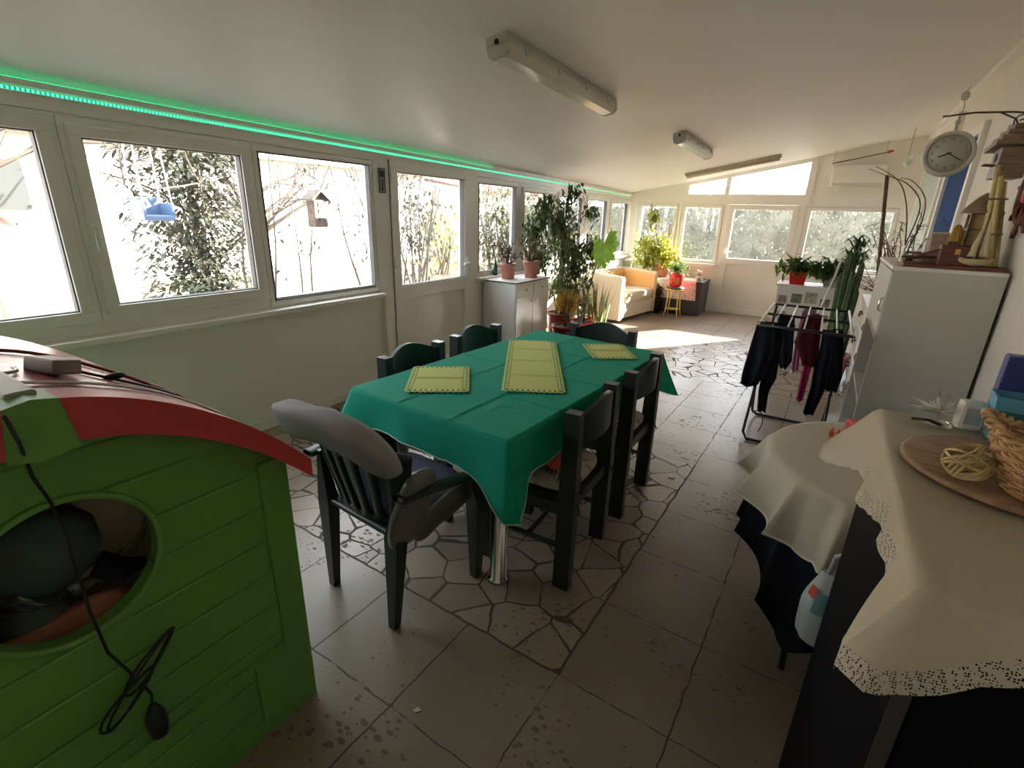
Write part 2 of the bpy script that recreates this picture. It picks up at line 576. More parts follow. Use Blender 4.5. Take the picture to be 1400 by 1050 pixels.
# ------------------------------------------------------------------ mesh builder
class MB:
    def __init__(s):
        s.v, s.f, s.sm = [], [], []
        s.T = Matrix.Identity(4)

    def add(s, verts, faces, smooth=False):
        n = len(s.v)
        s.v += [tuple(s.T @ Vector(p)) for p in verts]
        for f in faces:
            s.f.append([n + i for i in f])
            s.sm.append(smooth)
        return s

    def box(s, x0, x1, y0, y1, z0, z1, bev=0.0):
        if bev <= 0:
            v = [(x, y, z) for z in (z0, z1) for y in (y0, y1) for x in (x0, x1)]
            s.add(v, [(0, 2, 3, 1), (4, 5, 7, 6), (0, 1, 5, 4), (2, 6, 7, 3), (0, 4, 6, 2), (1, 3, 7, 5)])
            return s
        bm = bmesh.new()
        bmesh.ops.create_cube(bm, size=1)
        for w in bm.verts:
            w.co = Vector(((x0 + x1) / 2 + w.co.x * (x1 - x0), (y0 + y1) / 2 + w.co.y * (y1 - y0), (z0 + z1) / 2 + w.co.z * (z1 - z0)))
        b = min(bev, 0.49 * min(abs(x1 - x0), abs(y1 - y0), abs(z1 - z0)))
        bmesh.ops.bevel(bm, geom=bm.edges[:], offset=b, segments=2, affect='EDGES', profile=0.6)
        s.bm(bm)
        return s

    def bm(s, bm, smooth=False):
        bm.verts.index_update()
        s.add([tuple(w.co) for w in bm.verts], [[w.index for w in f.verts] for f in bm.faces], smooth)
        bm.free()
        return s

    def tube(s, pts, r, n=8, close=False, caps=True):
        P = [Vector(p) for p in pts]
        R = r if isinstance(r, (list, tuple)) else [r] * len(P)
        vs, fs = [], []
        up = Vector((0, 0, 1))
        prev = None
        m = len(P)
        for i, p in enumerate(P):
            if close:
                t = P[(i + 1) % m] - P[i - 1]
            else:
                t = P[min(i + 1, m - 1)] - P[max(i - 1, 0)]
            if t.length < 1e-9:
                t = Vector((0, 0, 1))
            t.normalize()
            if prev is None:
                a = t.cross(up)
                if a.length < 0.05:
                    a = t.cross(Vector((1, 0, 0)))
            else:
                a = prev - t * prev.dot(t)
                if a.length < 1e-4:
                    a = t.cross(up)
            a.normalize()
            prev = a
            b = t.cross(a)
            for k in range(n):
                an = 2 * PI * k / n
                vs.append(tuple(p + (a * math.cos(an) + b * math.sin(an)) * R[i]))
        for i in range(m if close else m - 1):
            j = (i + 1) % m
            for k in range(n):
                fs.append((i * n + k, i * n + (k + 1) % n, j * n + (k + 1) % n, j * n + k))
        if caps and not close:
            fs.append(tuple(range(n))[::-1])
            fs.append(tuple((m - 1) * n + k for k in range(n)))
        s.add(vs, fs, n > 5)
        return s

    def lathe(s, prof, c=(0, 0, 0), n=24, sx=1.0, sy=1.0):
        vs, fs = [], []
        for (r, z) in prof:
            for k in range(n):
                an = 2 * PI * k / n
                vs.append((c[0] + r * math.cos(an) * sx, c[1] + r * math.sin(an) * sy, c[2] + z))
        m = len(prof)
        for i in range(m - 1):
            for k in range(n):
                fs.append((i * n + k, i * n + (k + 1) % n, (i + 1) * n + (k + 1) % n, (i + 1) * n + k))
        s.add(vs, fs, True)
        if prof[0][0] > 1e-5:
            s.add([vs[k] for k in range(n)], [tuple(range(n))[::-1]])
        if prof[-1][0] > 1e-5:
            s.add([vs[(m - 1) * n + k] for k in range(n)], [tuple(range(n))])
        return s

    def prism(s, poly, axis, a, b):
        # poly: 2D pts in the two remaining axes (order x,y / x,z / y,z)
        def mk(p, v):
            if axis == 0:
                return (v, p[0], p[1])
            if axis == 1:
                return (p[0], v, p[1])
            return (p[0], p[1], v)
        n = len(poly)
        vs = [mk(p, a) for p in poly] + [mk(p, b) for p in poly]
        fs = [tuple(range(n)), tuple(range(n, 2 * n))[::-1]]
        for i in range(n):
            j = (i + 1) % n
            fs.append((i, j, n + j, n + i))
        s.add(vs, fs)
        return s

    def grid(s, fn, nu, nv, smooth=True, closeu=False, skip=None):
        vs = [fn(i / (nu if closeu else nu), j / nv) for j in range(nv + 1) for i in range(nu if closeu else nu + 1)]
        w = nu if closeu else nu + 1
        fs = []
        for j in range(nv):
            for i in range(nu):
                if skip and skip(i, j):
                    continue
                fs.append((j * w + i, j * w + (i + 1) % w, (j + 1) * w + (i + 1) % w, (j + 1) * w + i))
        s.add(vs, fs, smooth)
        return s

    def leaf(s, p, d, up, ln, wd, fold=0.25, droop=0.2):
        p, d, up = Vector(p), Vector(d).normalized(), Vector(up)
        sd = d.cross(up)
        if sd.length < 1e-3:
            sd = d.cross(Vector((1, 0, 0.3)))
        sd.normalize()
        n = sd.cross(d).normalized()
        a = p
        m = p + d * ln * 0.5 - n * wd * fold * 0.6
        e = p + d * ln - n * ln * droop
        l1 = p + d * ln * 0.28 + sd * wd * 0.42
        l2 = p + d * ln * 0.62 + sd * wd * 0.42 - n * ln * droop * .4
        r1 = p + d * ln * 0.28 - sd * wd * 0.42
        r2 = p + d * ln * 0.62 - sd * wd * 0.42 - n * ln * droop * .4
        s.add([a, l1, l2, e, r2, r1, m], [(0, 6, 2, 1), (6, 3, 2), (0, 5, 4, 6), (6, 4, 3)])
        return s

    def ellipsoid(s, c, r, nu=18, nv=12, f=None):
        def g(u, v):
            th, ph = 2 * PI * u, PI * v
            d = Vector((math.sin(ph) * math.cos(th), math.sin(ph) * math.sin(th), -math.cos(ph)))
            k = f(d) if f else 1.0
            return (c[0] + d.x * r[0] * k, c[1] + d.y * r[1] * k, c[2] + d.z * r[2] * k)
        return s.grid(g, nu, nv, True, True)

    def pillow(s, c, sx, sy, sz, p=3.2, nu=28, nv=14, f=None):
        # soft box: superellipsoid
        def sg(x, e):
            return math.copysign(abs(x) ** e, x)
        e = 2.0 / p

        def g(u, v):
            th, ph = 2 * PI * u, PI * v - PI / 2
            x = sg(math.cos(ph), e) * sg(math.cos(th), e)
            y = sg(math.cos(ph), e) * sg(math.sin(th), e)
            z = sg(math.sin(ph), e)
            q = Vector((c[0] + sx * x, c[1] + sy * y, c[2] + sz * z))
            return f(q) if f else q
        return s.grid(g, nu, nv, True, True)

    def build(s, name, m=None, parent=None, smooth=None, solid=0.0, weld=False, sub=0):
        me = bpy.data.meshes.new(name)
        me.from_pydata(s.v, [], s.f)
        if weld:
            bm = bmesh.new()
            bm.from_mesh(me)
            bmesh.ops.remove_doubles(bm, verts=bm.verts[:], dist=1e-5)
            bmesh.ops.recalc_face_normals(bm, faces=bm.faces[:])
            bm.to_mesh(me)
            bm.free()
            for p in me.polygons:
                p.use_smooth = bool(smooth)
        else:
            me.polygons.foreach_set('use_smooth', s.sm if smooth is None else [smooth] * len(s.f))
        me.update()
        o = bpy.data.objects.new(name, me)
        COL.objects.link(o)
        if m:
            me.materials.append(m if not isinstance(m, str) else M[m])
        if parent:
            o.parent = parent
        if solid:
            md = o.modifiers.new('thickness', 'SOLIDIFY')
            md.thickness = abs(solid)
            md.offset = 0 if solid > 0 else -1
        if sub:
            md = o.modifiers.new('sub', 'SUBSURF')
            md.levels = md.render_levels = sub
        return o


def tag(o, label, cat, group=None, kind=None):
    o['label'] = label
    o['category'] = cat
    if group:
        o['group'] = group
    if kind:
        o['kind'] = kind
    return o


def thing(name, label, cat, loc=(0, 0, 0), rz=0.0, group=None, rot=None):
    o = bpy.data.objects.new(name, None)
    o.empty_display_size = 0.1
    COL.objects.link(o)
    o.location = loc
    o.rotation_euler = rot if rot else (0, 0, rz)
    return tag(o, label, cat, group)


def struct(o):
    o['kind'] = 'structure'
    return o


def dup(root, loc=None, rz=None, label=None, scale=None):
    r = root.copy()
    COL.objects.link(r)
    if loc is not None:
        r.location = loc
    if rz is not None:
        r.rotation_euler = (r.rotation_euler[0], r.rotation_euler[1], rz)
    if scale is not None:
        r.scale = (scale,) * 3
    if label:
        r['label'] = label
    for ch in list(root.children):
        c = ch.copy()
        COL.objects.link(c)
        c.parent = r
        for g in list(ch.children):
            d = g.copy()
            COL.objects.link(d)
            d.parent = c
    return r


def text_mb(mb, txt, size, T):
    c = bpy.data.curves.new('t', 'FONT')
    c.body = txt
    c.size = size
    c.align_x = 'CENTER'
    c.align_y = 'CENTER'
    c.extrude = 0.0004
    o = bpy.data.objects.new('t', c)
    COL.objects.link(o)
    bpy.context.view_layer.update()
    me = bpy.data.meshes.new_from_object(o)
    old = mb.T
    mb.T = T
    mb.add([tuple(v.co) for v in me.vertices], [list(p.vertices) for p in me.polygons])
    mb.T = old
    bpy.data.objects.remove(o)
    bpy.data.curves.remove(c)
    bpy.data.meshes.remove(me)


def smooth(P, n=5):
    P = [Vector(p) for p in P]
    Q = []
    for i in range(len(P) - 1):
        p0, p1, p2, p3 = P[max(i - 1, 0)], P[i], P[i + 1], P[min(i + 2, len(P) - 1)]
        for k in range(n):
            f = k / n
            Q.append(.5 * ((2 * p1) + (p2 - p0) * f + (2 * p0 - 5 * p1 + 4 * p2 - p3) * f * f + (3 * p1 - p0 - 3 * p2 + p3) * f ** 3))
    Q.append(P[-1])
    return Q


def ceil_z(x, y):
    return 2.0 + 0.185 * (x + 3.14) - 0.0155 * (y - 1.5)


def rnd(a, b):
    return random.uniform(a, b)


def rdir():
    while True:
        v = Vector((rnd(-1, 1), rnd(-1, 1), rnd(-1, 1)))
        if 0.05 < v.length < 1:
            return v.normalized()

# ================================================================== SETTING
WL, WR, YB, YN = -3.14, 0.82, 9.0, -1.6
b = MB()
b.box(-3.34, 1.1, -1.75, 9.2, -0.1, 0.0)
struct(b.build('floor', 'floor'))


def slab(x0, x1, y0, y1, t, off=0.0):
    m = MB()
    cs = [(x0, y0), (x1, y0), (x1, y1), (x0, y1)]
    m.add([(x, y, ceil_z(x, y) + off) for x, y in cs] + [(x, y, ceil_z(x, y) + t + off) for x, y in cs],
          [(0, 1, 2, 3), (7, 6, 5, 4), (0, 4, 5, 1), (1, 5, 6, 2), (2, 6, 7, 3), (3, 7, 4, 0)])
    return m


struct(slab(-3.42, 1.15, -1.75, 9.25, 0.12).build('ceiling', 'ceil'))


def wtop(y):
    return 1.875 - 0.0125 * (y - 1.0)


# wall along the garden: low wall, posts and head beam
m = MB()
m.box(-3.30, WL, -1.6, 2.965, -0.1, 0.80)
m.box(-3.20, WL - .012, -1.6, 2.965, 0.79, 0.90)
m.box(-3.20, WL - .012, 4.33, 9.0, 0.79, 0.845)
m.box(-3.30, WL, 4.33, 9.08, -0.1, 0.80)
m.box(-3.22, WL + .005, 2.965, 3.13, -0.05, 1.849)
m.box(-3.22, WL + .005, 4.22, 4.335, -0.05, 1.834)
m.prism([(-1.6, wtop(-1.6)), (9.08, wtop(9.08)), (9.08, ceil_z(WL, 9.08) + .02), (-1.6, ceil_z(WL, -1.6) + .02)], 0, -3.24, WL)
for y in (5.19, 6.10, 7.02, 7.97, 8.93):
    m.box(-3.22, WL - .002, y - .03, y + .03, 0.7, wtop(y) - .001)
m.prism([(-1.6, wtop(-1.6) - .03), (9.0, wtop(9.0) - .03), (9.0, wtop(9.0) + .03), (-1.6, wtop(-1.6) + .03)], 0, -3.19, WL - .012)
struct(m.build('wall_left', 'pvc'))
m = MB()
m.prism([(-1.6, ceil_z(WL, -1.6) - .050), (9.0, ceil_z(WL, 9) - .050), (9.0, ceil_z(WL, 9) - .024), (-1.6, ceil_z(WL, -1.6) - .024)], 0, WL - .01, WL + .024)
m.box(WL - .01, WL + .012, -1.6, 2.97, 0.74, 0.80)
struct(m.build('trim_1', 'pvc'))
m = MB()
m.box(WL - .03, WL + .085, -1.6, 2.97, 0.80, 0.835, .008)
m.box(WL - .03, WL + .07, 4.335, 8.98, 0.80, 0.835, .008)
struct(m.build('trim_2', 'pvc'))
m = MB()
m.box(WL, WL + .05, 2.98, 3.05, 0.0, .80, .01)
struct(m.build('trim_3', 'pvc'))
m = MB()
m.box(WL, WL + .012, -1.6, 2.97, 0, .07)
struct(m.build('baseboard_left', 'pvc'))


def window(name, y0, y1, z0, z1, fw, sash=0.0, x=WL, drop=0.0, handle=None):
    """window in the garden wall: outer frame, optional sash, pane"""
    f = MB()

    def ring(a0, a1, c0, c1, w, xa, xb, bev=.006):
        f.box(xa, xb, a0, a1, c0, c0 + w, bev)
        f.box(xa, xb, a0, a1, c1 - w, c1, bev)
        f.box(xa + .001, xb - .0012, a0 + .0006, a0 + w, c0 + w - .004, c1 - w + .004, bev)
        f.box(xa + .001, xb - .0012, a1 - w, a1 - .0006, c0 + w - .004, c1 - w + .004, bev)
    ring(y0, y1, z0, z1, fw, x - .075, x)
    if sash:
        ring(y0 + fw * .55, y1 - fw * .55, z0 + fw * .55, z1 - fw * .55, sash, x - .06, x + .018, .008)
        t = fw * .55 + sash
    else:
        t = fw
    o = struct(f.build(name, 'pvc'))
    s = MB()
    for (a0, a1, c0, c1) in ((y0 + t, y1 - t, z0 + t, z0 + t + .006), (y0 + t, y1 - t, z1 - t - .006, z1 - t), (y0 + t, y0 + t + .006, z0 + t, z1 - t), (y1 - t - .006, y1 - t, z0 + t, z1 - t)):
        s.box(x - .04, x + .004, a0, a1, c0, c1)
    s.build('seal', 'seal', o)
    g = MB().box(x - .035, x - .029, y0 + t - .004, y1 - t + .004, z0 + t - .004, z1 - t + .004)
    g.build('glass_pane', 'glass', o)
    if handle is not None:
        h = MB()
        h.box(x + .016, x + .03, handle - .014, handle + .014, 1.32, 1.39, .004)
        h.box(x + .03, x + .048, handle - .010, handle + .010, 1.25, 1.375, .006)
        h.build('handle', 'pvc', o)
    return o


window('window_1', -1.55, -0.20, .875, 1.875, .05, .07)
window('window_2', -0.20, 1.04, .875, 1.873, .05, .06)
window('window_3', 1.04, 1.985, .895, 1.861, .05, .055, handle=1.085)
window('window_4', 1.985, 2.965, .845, 1.849, .036)
window('window_5', 4.338, 5.158, .835, 1.821, .05)
for k, (a, c) in enumerate(((5.22, 6.07), (6.13, 6.99), (7.05, 7.94), (8.0, 8.9))):
    window('window_%d' % (6 + k), a, c, .835, wtop(c) - .005, .045, .05)

# door in the garden wall
d = MB()
y0, y1, x = 3.135, 4.215, WL
d.box(x - .07, x + .02, y0, y0 + .085, 0.0, 1.87, .006)
d.box(x - .07, x + .02, y1 - .085, y1, 0.0, 1.87, .006)
for c0, c1 in ((1.785, 1.869), (.74, .86), (.001, .10)):
    d.box(x - .068, x + .0185, y0 + .07, y1 - .07, c0, c1, .006)
o = struct(d.build('door_1', 'pvc'))
MB().box(x - .05, x - .005, y0 + .08, y1 - .08, .09, .75).build('panel', 'panel', o)
MB().box(x - .035, x - .029, y0 + .08, y1 - .08, .85, 1.79).build('glass_pane', 'glass', o)
h = MB()
h.box(x + .02, x + .03, y1 - .06, y1 - .03, .86, 1.06, .004)
h.tube([(x + .03, y1 - .045, 1.0), (x + .065, y1 - .045, 1.0), (x + .07, y1 - .06, 1.0), (x + .07, y1 - .16, .995)], .009)
h.build('handle', 'whitemetal', o)
for z in (.35, 1.02, 1.7):
    MB().tube([(x + .028, y0 + .004, z), (x + .028, y0 + .004, z + .1)], .009).build('hinge', 'pvc', o)
s = MB()
for (a0, a1, c0, c1) in ((y0 + .085, y1 - .085, .86, .865), (y0 + .085, y1 - .085, 1.78, 1.785), (y0 + .085, y0 + .09, .86, 1.785), (y1 - .09, y1 - .085, .86, 1.785),
                         (y0 - .003, y0 + .001, 0, 1.87)):
    s.box(x - .04, x + (.012 if c1 - c0 < 1.8 else .010), a0, a1, c0, c1)
s.build('seal', 'seal', o)

# back wall -------------------------------------------------------------
m = MB()
m.box(-3.3, -1.53, YB, YB + .1, -.1, .779)
m.box(-.44, 1.0, YB, YB + .1, -.1, .78)
m.box(-3.3, 1.0, YB - .03, YB + .08, 1.725, 1.87)          # transom
for x0, x1 in ((-3.16, -2.98), (-2.28, -2.24), (-1.56, -1.50), (-.50, -.42), (.72, .90)):
    m.box(x0, x1, YB - .02, YB + .075, -.05, 1.726)


def roofline(x):
    return ceil_z(x, YB) + .03


m.prism([(-3.3, 1.86), (-2.16, 1.86), (-2.16, roofline(-2.16)), (-3.3, roofline(-3.3))], 1, YB - .015, YB + .07)
m.prism([(-1.6, 1.86), (-1.53, 1.86), (-1.53, roofline(-1.53)), (-1.6, roofline(-1.6))], 1, YB - .015, YB + .07)
m.prism([(-.47, 1.86), (-.40, 1.86), (-.40, roofline(-.40)), (-.47, roofline(-.47))], 1, YB - .015, YB + .07)
m.prism([(-2.2, roofline(-2.2) - .085), (-.4, roofline(-.4) - .085), (-.4, roofline(-.4)), (-2.2, roofline(-2.2))], 1, YB - .0135, YB + .068)
struct(m.build('wall_back', 'pvc'))
m = MB()
m.prism([(-.41, 1.86), (.95, 1.86), (.95, roofline(.95)), (-.41, roofline(-.41))], 1, YB + .0, YB + .05)
struct(m.build('trim_4', 'panel'))
m = MB()
m.box(-.405, .80, YB - .029, YB + .01, 1.87, 1.895)
m.box(-.405, -.38, YB - .028, YB + .01, 1.89, 2.28)
struct(m.build('trim_5', 'pvc'))
g = MB().prism([(-2.17, 1.865), (-1.6, 1.865), (-1.6, roofline(-1.6) - .08), (-2.17, roofline(-2.17) - .08)], 1, YB + .02, YB + .026)
struct(g.build('window_10', 'glass'))
g = MB().prism([(-1.535, 1.865), (-.465, 1.865), (-.465, roofline(-.465) - .08), (-1.535, roofline(-1.535) - .08)], 1, YB + .02, YB + .026)
o = struct(g.build('window_11', 'glass'))
MB().box(-1.115, -1.105, YB + .01, YB + .04, 1.86, 2.05).build('glazing_bar', 'pvc', o)


def bwindow(name, x0, x1, z0, z1, fw, sash=.05):
    f = MB()
    y = YB

    def ring(a0, a1, c0, c1, w, ya, yb):
        f.box(a0, a1, ya, yb, c0, c0 + w, .006)
        f.box(a0, a1, ya, yb, c1 - w, c1, .006)
        f.box(a0 + .0006, a0 + w, ya + .0012, yb - .001, c0 + w - .004, c1 - w + .004, .006)
        f.box(a1 - w, a1 - .0006, ya + .0012, yb - .001, c0 + w - .004, c1 - w + .004, .006)
    ring(x0, x1, z0, z1, fw, y - .01, y + .07)
    t = fw * .5 + sash
    ring(x0 + fw * .5, x1 - fw * .5, z0 + fw * .5, z1 - fw * .5, sash, y - .03, y + .05)
    o = struct(f.build(name, 'pvc'))
    MB().box(x0 + t - .004, x1 - t + .004, y + .02, y + .026, z0 + t - .004, z1 - t + .004).build('glass_pane', 'glass', o)
    return o


bwindow('window_12', -2.98, -2.28, .77, 1.73, .035)
bwindow('window_13', -2.24, -1.56, .77, 1.73, .035)
bwindow('window_14', -.42, .74, .77, 1.73, .06)
m = MB()
m.box(-3.1, -1.56, YB - .14, YB, .745, .785, .006)
m.box(-.42, .8, YB - .14, YB, .745, .785, .006)
struct(m.build('trim_6', 'pvc'))
d = MB()
x0, x1 = -1.50, -.50
d.box(x0, x0 + .085, YB - .03, YB + .06, 0, 1.72, .006)
d.box(x1 - .085, x1, YB - .03, YB + .06, 0, 1.72, .006)
for c0, c1 in ((1.65, 1.719), (.80, .895), (.001, .09)):
    d.box(x0 + .07, x1 - .07, YB - .0285, YB + .058, c0, c1, .006)
o = struct(d.build('door_2', 'pvc'))
MB().box(x0 + .08, x1 - .08, YB - .01, YB + .04, .08, .81).build('panel', 'panel', o)
MB().box(x0 + .08, x1 - .08, YB + .01, YB + .016, .89, 1.655).build('glass_pane', 'glass', o)
h = MB()
h.box(x0 + .02, x0 + .05, YB - .04, YB - .03, .88, 1.05, .004)
h.tube([(x0 + .035, YB - .03, .99), (x0 + .035, YB - .07, .99), (x0 + .14, YB - .075, .99)], .009)
h.build('handle', 'whitemetal', o)

# house wall on the other long side --------------------------------------
m = MB()
m.box(WR + .04, WR + .22, 4.70, 5.55, -.1, 2.9)
m.box(WR + .04, WR + .22, 6.78, 9.1, -.1, 2.9)
m.box(WR + .04, WR + .22, 5.55, 6.78, 2.27, 2.9)
m.box(WR + .10, WR + .22, 5.5, 6.8, -.1, 2.4)
m.box(WR, WR + .22, -1.7, 4.70, -.1, 2.95)
struct(m.build('wall_right', 'plaster'))
m = MB()
m.box(-3.34, 1.05, YN - .12, YN, -.1, 2.9)
struct(m.build('wall_front', 'plaster'))
d = MB()
d.box(WR + .03, WR + .09, 5.62, 6.70, .0, 2.20)
o = struct(d.build('door_3', 'bluedoor'))
f = MB()
f.box(WR + .0, WR + .11, 5.54, 5.62, 0, 2.28, .005)
f.box(WR + .0, WR + .11, 6.70, 6.79, 0, 2.28, .005)
f.box(WR + .002, WR + .108, 5.545, 6.785, 2.20, 2.279, .005)
f.build('door_frame', 'pvc', o)
f = MB()
f.box(WR - .0, WR + .05, 6.95, 7.03, .7, 2.2, .005)
f.box(WR - .0, WR + .05, 8.5, 8.58, .7, 2.2, .005)
f.box(WR + .002, WR + .048, 6.955, 8.575, .701, .78, .005)
f.box(WR + .002, WR + .048, 6.955, 8.575, 2.12, 2.199, .005)
o = struct(f.build('window_15', 'pvc'))
M['paleglass'] = mat('frosted_glass', (0.42, 0.50, 0.47), 0.3, var=0.12, vscale=12)
MB().box(WR + .01, WR + .03, 7.02, 8.51, .77, 2.13).build('glass_pane', 'paleglass', o)
m = MB()
m.prism([(-1.6, ceil_z(WR, -1.6) - .05), (9.0, ceil_z(WR, 9) - .05), (9.0, ceil_z(WR, 9) + .005), (-1.6, ceil_z(WR, -1.6) + .005)], 0, WR - .02, WR + .06)
struct(m.build('trim_7', 'pvc'))
m = MB()
m.box(WR - .02, WR + .045, 6.84, 6.90, 0, 2.55, .01)
struct(m.build('trim_8', 'pvc'))

# LED strip ---------------------------------------------------------------
t = thing('led_strip', 'green glowing LED strip running along the head beam above the garden windows', 'light strip', (WL, 0, 0))
m = MB()


def ledz(y):
    return 1.945 - .0135 * (y - .88)


m.prism([(-1.5, ledz(-1.5) - .0055), (8.95, ledz(8.95) - .0055), (8.95, ledz(8.95) + .0055), (-1.5, ledz(-1.5) + .0055)], 0, .004, .007)
m.build('lit_tape', 'led', t)
m = MB()
m.prism([(-1.5, ledz(-1.5) - .013), (8.95, ledz(8.95) - .013), (8.95, ledz(8.95) - .008), (-1.5, ledz(-1.5) - .008)], 0, .0005, .012)
m.build('channel', 'pvc', t)
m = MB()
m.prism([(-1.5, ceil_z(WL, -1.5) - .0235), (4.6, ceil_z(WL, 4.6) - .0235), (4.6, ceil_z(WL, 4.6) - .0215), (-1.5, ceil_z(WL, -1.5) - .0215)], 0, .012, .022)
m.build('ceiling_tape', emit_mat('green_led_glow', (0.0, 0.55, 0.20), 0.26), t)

# ================================================================== GARDEN
m = MB()
m.box(-45, 40, -30, 60, -.5, -.1)
struct(m.build('garden_ground', 'groundm'))
m = MB()
m.box(-4.9, -3.35, -5, 14, -.1, -.07)
struct(m.build('garden_path', 'stonem'))

t = thing('neighbour_house', 'white rendered house with tiled roof across the garden', 'house', (-12, 6, -.1))
MB().box(-3, 0, -14, 7.6, 0, 2.75).build('wall', 'housewhite', t)
m = MB()
m.prism([(.45, 2.70), (.45, 2.80), (-3.2, 4.3), (-3.2, 4.2)], 1, -14.3, 8.0)
m.build('roof', 'rooftile', t)
MB().box(.35, .47, -14.3, 8.0, 2.62, 2.76).build('eave_board', 'housewhite', t)
w = MB().box(-.02, .04, -3.75, -2.65, 1.4, 2.2)
w.build('shutter', 'darkwin', t)
w = MB().box(-.02, .04, 3.3, 4.3, .2, 2.1)
w.build('door_leaf', 'fence', t)
t = thing('garden_shed', 'low pale shed beside the white house across the garden', 'shed', (-11, 18, -.1))
MB().box(-3, 0, -3.6, 3, 0, 2.3).build('wall', 'housewhite', t)
m = MB()
m.prism([(.3, 2.28), (.3, 2.36), (-3.2, 2.9), (-3.2, 2.8)], 1, -3.8, 3.2)
m.build('roof', 'rooftile', t)


def tree_branches(mb, base, h, n, spread, r0, seg=5, up=.9, sub=3):
    tips = []
    for i in range(n):
        a = 2 * PI * i / n + rnd(-.4, .4)
        st = Vector(base) + Vector((0, 0, h * rnd(.25, .55)))
        d = Vector((math.cos(a) * spread, math.sin(a) * spread, up)).normalized()
        pts = [st]
        p = st.copy()
        L = h * rnd(.4, .7)
        for k in range(seg):
            d = (d + rdir() * .22).normalized()
            p = p + d * L / seg
            pts.append(p.copy())
        mb.tube(pts, [r0 * (1 - .8 * k / seg) for k in range(seg + 1)], 5)
        tips.append(p)
        for q in range(sub):
            k = random.randint(1, seg - 1)
            d2 = (d + rdir() * .9).normalized()
            p2 = pts[k]
            pp = [p2]
            for _ in range(3):
                d2 = (d2 + rdir() * .25).normalized()
                p2 = p2 + d2 * L * .16
                pp.append(p2)
            mb.tube(pp, [r0 * .4, r0 * .3, r0 * .22, r0 * .1], 4)
            tips.append(p2)
    return tips


def leaves_in(mb, fn, n, ln, wd, down=.3, jit=.25):
    for _ in range(n):
        p = fn()
        d = rdir()
        d.z = d.z * .6 - down
        k = rnd(1 - jit, 1 + jit)
        mb.leaf(p, d, (0, 0, 1), ln * k, wd * k)


def in_ell(c, r, shell=.35):
    while True:
        v = rdir() * (rnd(shell, 1.0))
        yield_ = Vector((c[0] + v.x * r[0], c[1] + v.y * r[1], c[2] + v.z * r[2]))
        return yield_


# bushy evergreen
t = thing('evergreen_tree', 'bushy dark evergreen tree on a short trunk out in the garden', 'tree', (-6.2, 3.12, -.1))
m = MB()
m.tube([(0, 0, 0), (.02, .02, .5), (0, 0, 1.2), (.05, 0, 2.6)], [.07, .06, .05, .02], 7)
tree_branches(m, (0, 0, .2), 2.4, 8, .9, .025)
m.build('trunk', 'garden_bark', t)
m = MB()
for _ in range(8500):
    z = rnd(.55, 3.2)
    rr = .70 * (1 - abs((z - 1.6) / 1.9) ** 2.0) ** .5 if abs(z - 1.6) < 1.9 else .1
    a = rnd(0, 2 * PI)
    r = rr * rnd(.05, 1) ** .7
    dd = Vector((math.cos(a), math.sin(a), rnd(-.5, .6)))
    m.leaf((r * math.cos(a), r * math.sin(a), z), dd + rdir() * .6, (0, 0, 1), rnd(.07, .14), rnd(.03, .055))
m.build('foliage', 'garden_leaf', t)


def bare_tree(loc, h, r0, n, label, leafn=0, spread=.9, name='bare_tree', grp=None):
    t = thing(name, label, 'tree', loc, group=grp)
    m = MB()
    m.tube([(0, 0, 0), (rnd(-.05, .05), rnd(-.05, .05), h * .3), (rnd(-.1, .1), rnd(-.1, .1), h * .62)], [r0, r0 * .8, r0 * .5], 8)
    tips = tree_branches(m, (0, 0, 0), h, n, spread, r0 * .55, sub=5)
    m.build('trunk', 'garden_bark', t)
    if leafn:
        m = MB()
        for _ in range(leafn):
            p = random.choice(tips) + rdir() * .14
            m.leaf(p, rdir() + Vector((0, 0, -.3)), (0, 0, 1), rnd(.05, .09), rnd(.02, .04))
        m.build('foliage', 'garden_leaf', t)
    return t


bare_tree((-9.0, 5.45, -.1), 3.0, .09, 8, 'pale forked tree with bare branches beyond the evergreen', 120)
bare_tree((-8.4, 1.7, -.1), 3.0, .07, 6, 'thin bare tree nearest the dark shutter of the white house', 60)

